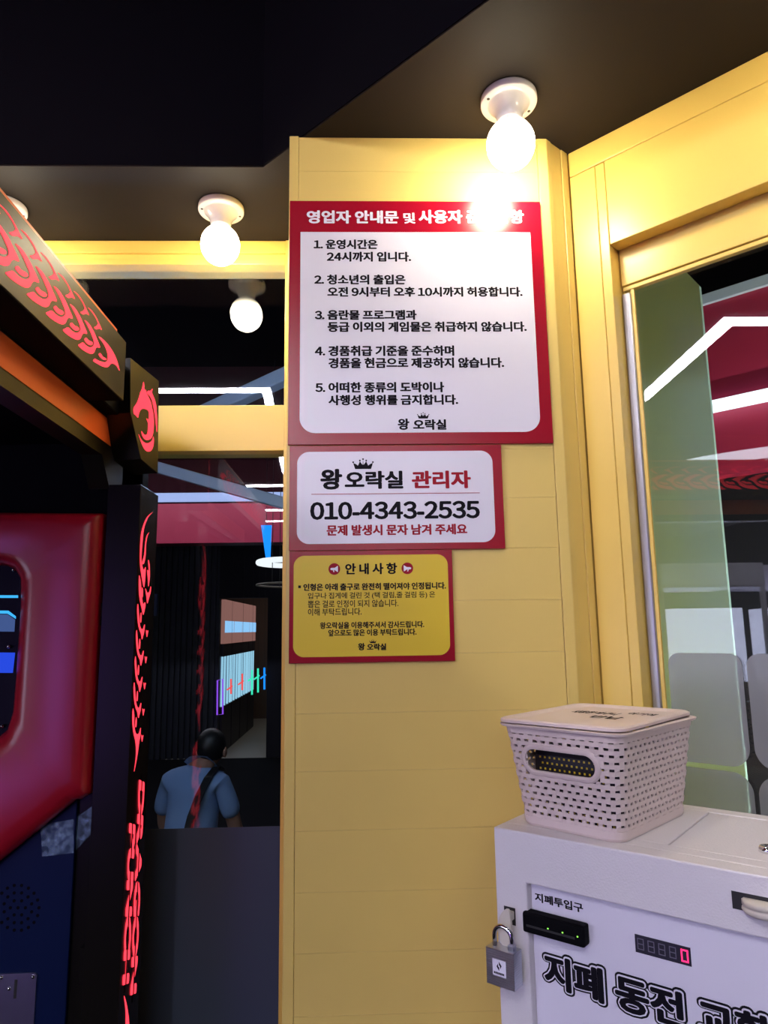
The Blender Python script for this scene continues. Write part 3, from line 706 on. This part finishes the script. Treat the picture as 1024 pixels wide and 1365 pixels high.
# hasp and lever recess
h0, h1 = mf(672, 1207), mf(687, 1212)
MB(FM).box(h0.x, h1.x, -.0004, .002, h1.z-.02, h0.z).build('hasp_slot', M['notch'], ch)
hp = mf(679, 1228); ring = []
b = MB(FM)
hx_, hz_ = hp.x+.005, hp.z-.004
P = [(hx_-.001, hz_+.024), (hx_+.005, hz_+.020), (hx_+.0065, hz_-.006), (hx_+.003, hz_-.018), (hx_-.004, hz_-.022), (hx_-.0105, hz_-.016), (hx_-.013, hz_), (hx_-.010, hz_+.014)]
hasp_y = -.016
b.prism([FM(x, -.0165, z) for x, z in [(v.x, v.y) for v in smooth_ring(P, 3)]], E2*.005)
b.box(hx_-.005, hx_+.003, -.012, .002, hz_+.008, hz_+.018)
b.build('hasp', M['lever'], ch, bevel=.001)
l0, l1 = mf(975, 1188), mf(1052, 1208)
lz = (mf(975, 1188).z+mf(975, 1208).z)/2
MB(FM).box(l0.x, l0.x+.062, -.0003, .004, lz-.0095, lz+.0085).build('lever_recess', M['notch'], ch)
b = MB(FM); F = Frame(FM(l0.x+.031, .006, lz-.004), E1, E2, (0, 0, 1))
b.lathe([(0, -.006), (.021, -.006), (.023, -.003), (.0225, .0), (.019, .001), (.0225, .002), (.0225, .0065), (.020, .0085), (0, .0085)], F=F, N=40); b.build('lever', M['lever'], ch, smooth=True)
k_ = FM.inv(onZ(1020, 1134, ZT)); b = MB(); F = Frame(FM(k_.x+.004, k_.y, 0), E1, E2, (0, 0, 1))
b.lathe([(.011, -.002), (.011, .003), (.009, .006), (.0055, .0065), (0, .0065)], F=F, N=28); b.build('key_lock', M['chrome'], ch, smooth=True)
# padlock
hang = FM(hp.x-.001, hasp_y, hp.z-.004)
pa = mf(655, 1258, -.016); pb = mf(698, 1310, -.016); pbt = mf(653, 1262, -.016)
lw = .040; lh = .043; lc = mf(675, 1285, -.016)
pl = thing('padlock', 'silver laminated padlock hanging on the changer hasp', 'padlock', FM(lc.x, -.022, lc.z-lh/2))
b = MB(FM)
for k in range(16):
    za = lc.z-lh/2+lh*k/16; b.box(lc.x-lw/2, lc.x+lw/2, -.032, -.011, za+.0001, za+lh/16-.0003)
b.box(lc.x-lw/2+.0006, lc.x+lw/2-.0006, -.0314, -.0116, lc.z-lh/2+.0005, lc.z+lh/2-.0005)
pb_ = b.build('body', M['steel'], pl, bevel=.0004, seg=1)
b = MB(); sp = []
for k in range(13):
    a = math.pi*k/12; sp.append(FM(lc.x-.0125*math.cos(a), -.0215, lc.z+lh/2+.012+.0125*math.sin(a)))
sp = [FM(lc.x-.0125, -.0215, lc.z+lh/2-.002)] + sp + [FM(lc.x+.0125, -.0215, lc.z+lh/2-.002)]
b.tube(sp, .0031, 12); b.build('shackle', M['chrome'], pl, smooth=True)
MB(FM).box(lc.x+.0085, lc.x+.0165, -.0262, -.017, lc.z+lh/2-.002, lc.z+lh/2+.006).build('collar', M['steel'], pl, bevel=.001)
lab = MB(FM).box(lc.x-.0105, lc.x+.0085, -.0324, -.0319, lc.z-.009, lc.z+.010).build('label', M['ink_white'], pb_)
b = MB(FM)
for P in ([(0, .009), (.0035, .0045), (.0015, .001), (.0015, .004), (0, .0055)], [(0, -.0015), (-.0035, .003), (-.0015, .0065), (-.0015, .0035), (0, .002)]):
    b.prism([FM(lc.x-.001+x, -.0328, lc.z-.001+z) for x, z in P], E2*.0004)
for k in range(7): b.box(lc.x-.0085+k*.0021, lc.x-.0085+k*.0021+.0015, -.0328, -.0324, lc.z-.0068, lc.z-.0045)
b.build('label_print', M['ink'], pb_)

# ================================================================== WOVEN BASKET with its lid
BC = FM(.1061, .1275, 0); ba = -.1111
BX = E1*math.cos(ba)+E2*math.sin(ba); BY = -E1*math.sin(ba)+E2*math.cos(ba)
FB = Frame(BC, BX, BY, (0, 0, 1))
bw, bd, bh, bt = .189/2, .2428/2, .1338, .0165
bk = thing('woven_basket', 'beige plastic woven basket standing on the coin changer', 'basket', BC)
def loop(hw, hd, r, n=8):
    return rrect(-hw, hw, -hd, hd, r, n)
def perim(hw, hd, r, cols):
    """points at equal steps round a rounded rectangle, with the start at the middle of the left side"""
    P = [Vector(p) for p in loop(hw, hd, r, 12)]; n = len(P)
    L_ = [0]
    for i in range(n): L_.append(L_[-1]+(P[(i+1) % n]-P[i]).length)
    out = []
    for k in range(cols):
        s = L_[-1]*k/cols; i = max(j for j in range(n) if L_[j] <= s)
        out.append(P[i].lerp(P[(i+1) % n], (s-L_[i])/(L_[i+1]-L_[i])))
    return out
rows, cols = 13, 118
zlo, zhi = .012, bh-.010
ringz = []
for r in range(rows):
    za = zlo+(zhi-zlo)*r/rows; zb2_ = zlo+(zhi-zlo)*(r+.60)/rows
    ringz += [za, zb2_]
ringz.append(zhi)
def bpt(z, k, out=0.0):
    f = z/bh; hw = bw-.006-bt*(1-f); hd = bd-.006-bt*(1-f)
    return perim(hw+out, hd+out, .020+out, cols)
hx0, hx1, hzc, hr = -.053, .050, .089, .0148       # hand hole on the front face
b = MB(); base = [0]
R = []
for i, z in enumerate(ringz):
    pts = bpt(z, i); row = []
    for k, p in enumerate(pts):
        row.append((p, z))
    R.append(row)
for i in range(len(ringz)):
    for k in range(cols):
        p, z = R[i][k]
        bulge = .0006*(1 if ((i//2)+(k//2)) % 2 else -1)
        d = p.normalized(); b.v.append(FB(p.x+d.x*bulge, p.y+d.y*bulge, z))
for i in range(len(ringz)-1):
    for k in range(cols):
        k2_ = (k+1) % cols
        pm = (R[i][k][0]+R[i][k2_][0]+R[i+1][k][0])/3; zm_ = (ringz[i]+ringz[i+1])/2
        r = i//2
        if i % 2 == 1 and (k + (r % 2)) % 2 == 0: continue            # weave gap
        if pm.y < -bd+.03 and hx0-.001 < pm.x < hx1+.001 and abs(zm_-hzc) < hr+.001: continue
        b.f.append([i*cols+k, i*cols+k2_, (i+1)*cols+k2_, (i+1)*cols+k])
b.build('woven_wall', M['plastic'], bk, solid=.0018)
# solid foot and rim
b = MB()
def skirt(levels, n=10):
    vs = []; cnt = None
    for (hw, hd, r, z) in levels:
        P = loop(hw, hd, r, n); cnt = len(P); vs += [FB(x, y, z) for x, y in P]
    fs = [(i*cnt+k, i*cnt+(k+1) % cnt, (i+1)*cnt+(k+1) % cnt, (i+1)*cnt+k) for i in range(len(levels)-1) for k in range(cnt)]
    return vs, fs, cnt
f_ = lambda z, o=0: (bw-.006-bt*(1-z/bh)+o, bd-.006-bt*(1-z/bh)+o, .020, z)
vs, fs, cnt = skirt([f_(.0005, -.004), f_(.0005, .0005), f_(.004, .0018), f_(.013, .0014), f_(.013, -.001), f_(.004, -.001)])
fs.append(list(range(cnt))); b.add(vs, fs); b.build('foot', M['plastic'], bk)
vs, fs, cnt = skirt([f_(zhi-.002, -.0012), f_(zhi-.002, .0012), f_(bh-.004, .0014), f_(bh-.0035, .006), f_(bh-.0005, .0068), f_(bh, .0058), f_(bh, -.001), f_(zhi-.002, -.0012)])
b = MB(); b.add(vs, fs); b.build('rim', M['plastic'], bk)
# grip frame round the hand hole (stadium ring on the sloping front)
def stad(x0, x1, zc_, r, n=14):
    return [(x0+r+r*math.cos(math.radians(90+180*k/n)), zc_+r*math.sin(math.radians(90+180*k/n))) for k in range(n+1)] + \
           [(x1-r+r*math.cos(math.radians(-90+180*k/n)), zc_+r*math.sin(math.radians(-90+180*k/n))) for k in range(n+1)]
def fy(z): return -(bd-.006-bt*(1-z/bh))
b = MB(); vs = []; prof = [(.0, .002), (.0, -.0024), (.0025, -.0032), (.0055, -.0026), (.0075, -.0006), (.0075, .001)]
for o_, dy in prof:
    for x, z in stad(hx0-o_, hx1+o_, hzc, hr+o_-.001): vs.append(FB(x, fy(z)+dy, z))
n_ = len(stad(0, 1, 0, .1)); fs = [(i*n_+k, i*n_+(k+1) % n_, (i+1)*n_+(k+1) % n_, (i+1)*n_+k) for i in range(len(prof)-1) for k in range(n_)]
b.add(vs, fs); b.build('grip', M['plastic'], bk)
# lid: shallow tray set a little askew
la = ba+.035; LX = E1*math.cos(la)+E2*math.sin(la); LY = -E1*math.sin(la)+E2*math.cos(la)
FL = Frame(FB(-.006, .004, bh+.0008), LX, LY, Vector((0, 0, 1)))
hw, hd = bw-.001, bd+.001
vs = []; lv = [(hw-.004, hd-.004, .0), (hw, hd, .001), (hw, hd, .0045), (hw-.003, hd-.003, .0062), (hw-.010, hd-.010, .0060), (hw-.015, hd-.015, .0030), (hw-.018, hd-.018, .0026)]
for a, c, z in lv: vs += [FL(x, y, z) for x, y in loop(a, c, .022, 10)]
cnt = len(loop(1, 1, .1, 10)); fs = [(i*cnt+k, i*cnt+(k+1) % cnt, (i+1)*cnt+(k+1) % cnt, (i+1)*cnt+k) for i in range(len(lv)-1) for k in range(cnt)]
fs.append([(len(lv)-1)*cnt+k for k in range(cnt)]); fs.append(list(range(cnt))[::-1])
b = MB(); b.add(vs, fs); lid = b.build('lid', M['plastic'], bk)
FLt = Frame(FL(0, 0, .0027), LX, (0, 0, -1), LY)
b = MB(); text(b, '사용한 바구니', FLt, -.055, .015, .02, .05, .02, lift=.0001); text(b, '여기에', FLt, .022, .062, .045, .070, .02, lift=.0001)
text(b, '반납', FLt, -.005, .040, -.020, .008, .03, lift=.0001)
b.build('handwriting', M['ink'], lid)
# dotted dark liner inside
b = MB(); b.box(-bw+.03, bw-.03, -bd+.045, bd-.03, .003, .098, FB)
ln = b.build('dotted_pouch', M['darkbase'], bevel=.008)
tag(ln, 'dark cloth pouch with pale dots inside the woven basket, seen through its grip', 'pouch')
b = MB()
for i in range(-7, 8):
    for j in range(0, 11):
        x = i*.0075+(j % 2)*.0037; z = .012+j*.0075
        if abs(x) > bw-.042: continue
        b.box(x-.0013, x+.0013, -bd+.0445, -bd+.0452, z-.0013, z+.0013, FB)
b.build('dots', M['yellow_sign'], ln)

# ================================================================== ROOM BEHIND THE CAMERA (seen mirrored in the panes)
def led_strip(pts, label, z=3.0875, wd_=.07, m='led'):
    b = MB(); P = [Vector((x, y, 0)) for x, y in pts]
    for p, q in zip(P[:-1], P[1:]):
        d = (q-p).normalized(); s = Vector((-d.y, d.x, 0))
        F = Frame(p, d, s, (0, 0, 1)); b.box(-wd_/2, (q-p).length+wd_/2, -wd_/2, wd_/2, z, z+.012, F)
    return tag(b.build('led_strip', M[m]), label, 'light', 'white ceiling strips of the arcade')
led_strip([(-2.78, -.095), (-1.415, -.036), (-1.40, -.80)], 'angular white ceiling strip mirrored over the green board in the right window')
led_strip([(-1.25, -.87), (-.594, -.87), (-.73, -3.2)], 'long white ceiling strip mirrored in the upper pane of the left window', wd_=.055)
led_strip([(-1.29, -3.8), (.9, -3.8)], 'white ceiling strip in the arcade behind the camera, nearest of three bars', wd_=.05)
led_strip([(-1.35, -5.3), (.9, -5.3)], 'white ceiling strip in the arcade behind the camera, middle of three bars', wd_=.05)
led_strip([(-1.40, -6.2), (.9, -6.2)], 'white ceiling strip in the arcade behind the camera, farthest of three bars', wd_=.05)
def ring_light(c, R_, r, ztop, label, m, second=None, tilt=(0, 0)):
    t = thing('ring_light', label, 'light', c); c = Vector(c)
    MB().tube([c+Vector((R_*math.cos(a), R_*math.sin(a), R_*(tilt[0]*math.cos(a)+tilt[1]*math.sin(a)))) for a in [2*math.pi*k/64 for k in range(64)]], r, 10, closed=True).build('ring', M[m], t, smooth=True)
    if second: MB().tube([c+Vector((second[0]*math.cos(a), second[0]*math.sin(a), second[1])) for a in [2*math.pi*k/64 for k in range(64)]], second[2], 8, closed=True).build('lower_ring', M['ring_warm'], t, smooth=True)
    for k in range(3):
        a = 2*math.pi*k/3; p = c+Vector((R_*math.cos(a), R_*math.sin(a), R_*(tilt[0]*math.cos(a)+tilt[1]*math.sin(a))))
        pts = [p, Vector((p.x, p.y, ztop))]
        if second: pts = [p+Vector((0, 0, second[1])), p, Vector((p.x, p.y, ztop))]
        MB().tube(pts, .003, 6).build('cable', M['notch'], t)
    return t
M['ring_bright'] = emit('ring_light_bright', (.8, .85, 1.0), 6.0)
ring_light((-2.25, -.80, 2.615), .63, .030, 3.099, 'round ring pendant mirrored as a pale arc in the right window', 'ring_bright', tilt=(-.13, -.08))
def cabinet(loc, label):
    t = thing('prize_machine', label, 'arcade machine', loc, 'white prize cabinets along the left wall'); o = Vector(loc)
    F = Frame(o)
    b = MB(F); b.box(0, .7, -.34, .34, 0, .95); b.box(0, .7, -.34, .34, 1.85, 2.0)
    for y in (-.34, .31): b.box(.67, .7, y, y+.03, .95, 1.85)
    b.build('cabinet', M['cab_body'], t, bevel=.008)
    MB(F).box(.05, .62, -.22, .22, 1.0, 1.72).build('lit_cabin', M['cab'], t)
    MB(F).box(.672, .677, -.31, .31, .951, 1.849).build('pane', M['glass'], t)
    MB(F).box(.7, .78, -.12, .12, .82, .90).build('control_shelf', M['darkbase'], t, bevel=.01)
    return t
cb0 = cabinet((-3.25, -.42, 0), 'white lit prize cabinet mirrored low in the right window')
copy_tree(cb0, (-3.25, -1.22, 0), 'white lit prize cabinet behind the camera, next to the mirrored one')
t = thing('fill_cabinet', 'added dark cabinet behind the camera, its violet panel tinting the red pad', 'arcade machine', (-2.45, -2.95, 0))
b = MB(); b.box(-2.95, -1.95, -3.3, -2.92, 0, 2.1); b.box(-2.9, -2.0, -2.92, -2.7, .0, .40); b.build('cabinet', M['darkbase'], t, bevel=.01)
MB().box(-2.88, -2.02, -2.919, -2.905, .45, 2.02).build('screen', emit('violet_fill', (.42, .20, 1.0), 3.6), t)  # added glowing panel out of view, gives the red pad its violet sheen

# ================================================================== HALL BEYOND THE LEFT WINDOW
ZH = 3.6
MB().box(-6, .47, 1.72, 5.1, ZH, ZH+.1).build('ceiling_near', M['black_ceiling'], kind='structure')
MB().box(-6, .47, 5.1, 8.3, ZH, ZH+.1).build('ceiling_red', M['maroon'], kind='structure')
MB().box(-6, -3.5, 1.70, 1.80, 0, ZH).build('wall_front', M['dark'], kind='structure')
MB().box(-3.5, .47, 1.70, 1.72, 3.1, ZH).build('wall_above', M['dark'], kind='structure')
MB().box(-6.1, -6, 1.7, 14.5, 0, ZH).build('wall_west', M['dark'], kind='structure')
MB().box(.47, .57, 1.7, 14.5, 0, ZH).build('wall_east', M['dark'], kind='structure')
za, zb5, zs0, zs1 = onY(290, 671, 8).z, onY(290, 723.5, 8).z, onY(290, 668, 8).z, onY(290, 657, 8).z
MB().box(-6, .47, 8.0, 8.3, zb5, za).build('trim_9', M['crimson'], kind='structure')
MB().box(-6, .47, 8.05, 8.3, za, ZH).build('wall_upper', M['deep_maroon'], kind='structure')
b = MB(); b.box(-4.5, .4, 7.98, 8.04, zs0, zs1); tag(b.build('light_band', M['pale_led']), 'pale blue light band above the crimson fascia in the hall', 'light')
b = MB(); xa_, xb_ = -6, onY(291, 860, 9.5).x
b.box(xa_, xb_, 9.55, 9.65, 0, zb5+.3)
x = xa_
while x < xb_-.06: b.box(x, x+.045, 9.50, 9.55, 0, zb5+.3); x += .075
b.build('wall_slats', M['slat'], kind='structure')
dx1 = onY(356, 900, 9.5).x; ztop = onY(320, 797, 9.5).z
MB().box(xb_, dx1, 9.5, 9.65, ztop, zb5+.3).build('wall_lintel', M['dark'], kind='structure')
MB().box(dx1, .47, 9.5, 9.65, 0, zb5+.3).build('wall_pier', M['dark'], kind='structure')
MB().box(-3.2, .2, 13.6, 13.7, 0, 2.9).build('wall_end', M['wood'], kind='structure')
MB().box(-3.2, .2, 9.66, 13.7, 2.8, 2.9).build('ceiling_corridor', M['dark'], kind='structure')
MB().box(xb_-.7, .2, 9.5, 13.6, .001, .004).build('floor_corridor', M['hallfloor'], kind='structure')
b = MB(); b.box(-1.5, -.9, 10.6, 12.8, 2.76, 2.799); tag(b.build('corridor_light', emit('corridor_glow', (1, .9, .8), 1.6)), 'warm ceiling panel lighting the corridor of prize machines', 'light')
# row of prize machines in the corridor
def claw(loc, label):
    t = thing('claw_machine', label, 'arcade machine', loc, 'claw machines lined up in the far corridor'); F = Frame(loc)
    MB(F).box(-.6, 0, 0, .66, 0, .62).build('base', M['darkbase'], t, bevel=.01)
    MB(F).box(-.6, -.03, .02, .64, .62, 1.28).build('cabin', M['cabin'], t)
    MB(F).box(-.6, .0, 0, .66, 1.28, 1.45).build('band', M['darkbase'], t)
    MB(F).box(-.6, .01, 0, .66, 1.45, 2.05).build('header', M['pink'], t)
    for y in (.03, .22, .43, .62): MB(F).box(-.03, -.005, y-.008, y+.008, .62, 1.28).build('light_tube', M['cyan'], t)
    MB(F).box(.01, .02, .02, .64, 1.60, 1.76).build('sign_strip', M['sign_blue'], t)
    return t
cl = claw((xb_+.02, 9.75, 0), 'claw machine with cyan tubes and pink header, nearest in the corridor row')
for k, n in ((1, 'second'), (2, 'third'), (3, 'fourth')):
    copy_tree(cl, (xb_+.02, 9.75+.70*k, 0), 'claw machine with cyan tubes and pink header, %s in the corridor row' % n)
# neon strokes hanging in the doorway
for m_, nm, col, px, py0, py1 in (('neon_red', 'neon_sign', 'red', 308, 905, 925), ('neon_red', 'neon_sign', 'red', 323, 898, 920), ('neon_green', 'neon_sign', 'green', 336, 893, 926), ('neon_green', 'neon_sign', 'green', 344, 891, 923), ('blue_neon', 'neon_sign', 'blue', 352.5, 890, 919)):
    a = onY(px, py0, 9.45); c = onY(px, py1, 9.45)
    lab_ = {308: 'small red neon stroke hanging in the hall doorway, leftmost', 323: 'small red neon stroke hanging in the hall doorway, next to the green ones',
            336: 'small green neon stroke beside the red one in the doorway', 344: 'small green neon stroke beside the blue one in the doorway', 352.5: 'small blue neon stroke at the right end of the doorway row'}[px]
    t = thing(nm, lab_, 'neon sign', (a.x, 9.45, c.z), 'neon strokes in the hall doorway')
    b = MB(); b.tube([a, c], .012, 8); b.tube([a+Vector((-.05, 0, -.14)), a+Vector((.02, 0, -.09))], .010, 8); b.build('tube', M[m_], t)
    MB().tube([a, Vector((a.x, 9.45, zb5))], .0015, 6).build('cable', M['notch'], t)
b = MB(); qs = [onY(px, py, 9.489) for px, py in ((290, 907), (297, 905), (297, 952), (289.5, 953))]; b.tube(qs, .010, 8, closed=True)
tag(b.build('neon_sign', M['neon_purple']), 'narrow purple neon frame on the edge of the slat wall', 'neon sign')
# ducts
def duct(a, c, wd_, label):
    d = (c-a).normalized(); s = Vector((0, 0, 1)).cross(d).normalized(); F = Frame(a, d, s, d.cross(s))
    b = MB(F); L_ = (c-a).length; b.box(0, L_, -wd_/2, wd_/2, -wd_/2, wd_/2)
    return tag(b.build('roof_brace', M['pipe'], bevel=wd_*.12, seg=3), label, 'beam')
duct(onY(120, 598, 3.9), onY(400, 677, 3.7), .062, 'silver sloping brace falling to the right in the lower left pane')
duct(onY(200, 584, 3.9), onY(420, 484, 3.3), .075, 'silver sloping brace rising to the right behind the upper left pane')
c_ = onY(392, 750, 5.2); ring_light((c_.x, 5.2, c_.z), .26, .020, ZH-.001, 'white double ring pendant at the right edge of the lower left pane', 'ring', (.27, -.165, .008))
a = onY(354, 722, 5.6); c2 = onY(356, 748, 5.6); b = MB(); b.prism([onY(px, py, 5.6) for px, py in ((348, 700), (362, 700), (360, 749), (355, 749))], (0, .02, 0))
t = thing('neon_sign', 'tapering bright blue neon blade hanging above the ring pendant', 'neon sign', (a.x, 5.61, c2.z)); b.build('blade', M['blue_neon'], t)
MB().tube([onY(355, 700, 5.61), Vector((onY(355, 700, 5.61).x, 5.61, ZH-.001))], .003, 6).build('cable', M['notch'], t)
b = MB(); b.box(-4.5, .3, 6.95, 7.0, ZH-.03, ZH-.001); tag(b.build('led_strip', M['hall_fill']), 'added white fill strip on the red hall ceiling, hidden by the yellow window rail', 'light', 'added fill strips on the hall ceiling')  # added strip, unseen behind the rail, brightens the crimson fascia
t = thing('fill_light_bar', 'added bluish fill bar, hidden by the yellow window rail, lighting braces and person', 'light', (-.85, 2.42, 2.29))  # added bar, unseen behind the rail, lights the braces and the person's back
MB().box(-1.5, -.18, 2.40, 2.44, 2.292, 2.315).build('tube', M['blue_fill'], t, bevel=.004)
for x in (-1.4, -.205): MB().tube([(x, 2.42, 2.312), (x, 2.42, ZH-.001)], .003, 6).build('cable', M['notch'], t)
v0 = onY(203, 792, 9.5); v1 = onY(210, 821, 9.5)
vt = MB(); vt.box(v0.x, v1.x, 9.46, 9.499, v1.z, v0.z)
for k in range(6): vt.box(v0.x, v1.x+.004, 9.45, 9.46, v1.z+(v0.z-v1.z)*(k+.2)/6, v1.z+(v0.z-v1.z)*(k+.6)/6)
tag(vt.build('wall_vent', mat('blue_grey_plastic', (.12, .15, .3), .5)), 'small blue-grey louvred box beside the black machine column', 'vent')

# ---- seated person seen from behind
PY = 3.8; pc0 = onY(252, 1060, PY)
po = Vector((pc0.x, PY, 0)); ang = math.radians(-14)
FPn = Frame(po, (math.cos(ang), math.sin(ang), 0), (-math.sin(ang), math.cos(ang), 0), (0, 0, 1))
per = thing('person', 'person seated with their back turned, blue short-sleeved shirt and black shoulder strap', 'person', po)
def skin_mesh(name, nodes, edges, m, parent, sub=2):
    me = bpy.data.meshes.new(name); loc = rootloc(parent)
    me.from_pydata([FPn(*n[:3])-loc for n in nodes], edges, [])
    o = bpy.data.objects.new(name, me); COL.objects.link(o)
    sk = o.modifiers.new('skin', 'SKIN'); sk.use_smooth_shade = True
    for i, n in enumerate(nodes):
        rx, ry = (n[3], n[4]) if len(n) > 4 else (n[3], n[3])
        me.skin_vertices[0].data[i].radius = (rx, ry)
    me.skin_vertices[0].data[0].use_root = True
    sb = o.modifiers.new('sub', 'SUBSURF'); sb.levels = sb.render_levels = sub
    m2 = bpy.data.meshes.new_from_object(o.evaluated_get(bpy.context.evaluated_depsgraph_get()))
    bpy.data.objects.remove(o); m2.name = name; m2.materials.clear(); m2.materials.append(m)
    m2.polygons.foreach_set('use_smooth', [True]*len(m2.polygons))
    o = bpy.data.objects.new(name, m2); COL.objects.link(o); o.parent = parent; return o
nodes = [(0, 0, .44, .10, .09), (0, .02, .60, .09, .08), (0, .05, .76, .10, .085), (.005, .09, .885, .052, .046), (.012, .12, .925, .043), (.03, .155, .945, .050),
         (.035, .168, .972, .066, .076), (.04, .175, 1.008, .072, .086), (.04, .175, 1.042, .055, .065)]
edges = [(i, i+1) for i in range(8)]
def chain(start, pts):
    prev = start
    for p in pts: nodes.append(p); edges.append((prev, len(nodes)-1)); prev = len(nodes)-1
    return prev
for s in (-1, 1):
    w_ = chain(3, [(s*.145, .07, .845, .046), (s*.185, .09, .73, .042), (s*.205, .13, .60, .038), (s*.18, .25, .54, .034), (s*.15, .36, .50, .026), (s*.135, .40, .49, .028)])
    for f, (dx, l) in enumerate(((.028, .055), (.010, .075), (-.006, .080), (-.022, .072))):
        chain(w_, [(s*(.135+dx), .44, .485, .009), (s*(.135+dx), .44+l*.6, .478, .008), (s*(.135+dx), .44+l, .464, .007)])
    chain(w_, [(s*.095, .415, .485, .010), (s*.085, .445, .478, .009)])
    chain(0, [(s*.095, .03, .43, .085), (s*.12, .40, .43, .06), (s*.12, .42, .24, .05), (s*.12, .42, .08, .035), (s*.125, .54, .035, .032)])
skin_mesh('body', nodes, edges, M['skin'], per)
sn = [(0, 0, .42, .16, .14), (0, .015, .52, .15, .13), (0, .03, .62, .145, .13), (0, .045, .70, .145, .13), (0, .058, .78, .145, .12), (.005, .085, .865, .11, .085), (.010, .105, .910, .070, .066), (.018, .128, .948, .058, .056)]
se = [(i, i+1) for i in range(7)]
for s in (-1, 1):
    sn += [(s*.145, .068, .845, .056, .056), (s*.18, .082, .755, .056, .054), (s*.198, .10, .665, .060, .056)]; n = len(sn); se += [(5, n-3), (n-3, n-2), (n-2, n-1)]
sh_ = skin_mesh('shirt', sn, se, M['shirt'], per)
tn = [(0, -.01, .40, .16, .14)]; te = []
for s in (-1, 1):
    tn += [(s*.10, .05, .425, .10), (s*.12, .40, .43, .075), (s*.12, .42, .24, .065), (s*.12, .42, .10, .055)]; n = len(tn); te += [(0, n-4), (n-4, n-3), (n-3, n-2), (n-2, n-1)]
skin_mesh('trousers', tn, te, M['trouser'], per)
b = MB(); b.ball((.038, .160, 1.018), .079, .085, .088, 28, FPn); b.build('hair', M['hair'], per, smooth=True)
for s in (-1, 1):
    b = MB(); b.ball((.036+s*.078, .17, .982), .010, .018, .028, 12, FPn); b.build('ear', M['skin'], per, smooth=True)
b = MB(); b.ball((.05, .267, .978), .014, .022, .022, 12, FPn); b.ball((.045, .250, .948), .03, .012, .008, 12, FPn); b.build('nose_and_mouth', M['skin'], per, smooth=True)
pth = [(.105, .15, .895), (.110, .085, .922), (.105, .0, .885), (.090, -.064, .81), (.068, -.096, .72), (.045, -.115, .60), (.015, -.122, .50), (-.02, -.125, .44)]
b = MB(); vs = []
for x, y, z in pth: vs += [FPn(x-.022, y, z), FPn(x+.022, y, z+.004), FPn(x+.022, y-.006, z+.004), FPn(x-.022, y-.006, z)]
fs = [(i*4+k, i*4+(k+1) % 4, (i+1)*4+(k+1) % 4, (i+1)*4+k) for i in range(len(pth)-1) for k in range(4)]
b.add(vs, fs); b.build('shoulder_strap', M['strap'], per)
st_ = thing('stool', 'low dark stool the person sits on behind the left window', 'stool', po)
MB(Frame(po)).lathe([(.15, .225), (.16, .235), (.16, .25), (.15, .26), (0, .262)], po, 28).build('seat', M['darkbase'], st_, smooth=True)
for k in range(4):
    a = math.pi/4+k*math.pi/2; MB().tube([po+Vector((.11*math.cos(a), .11*math.sin(a), .232)), po+Vector((.15*math.cos(a), .15*math.sin(a), 0))], .012, 8).build('leg', M['steel'], st_)
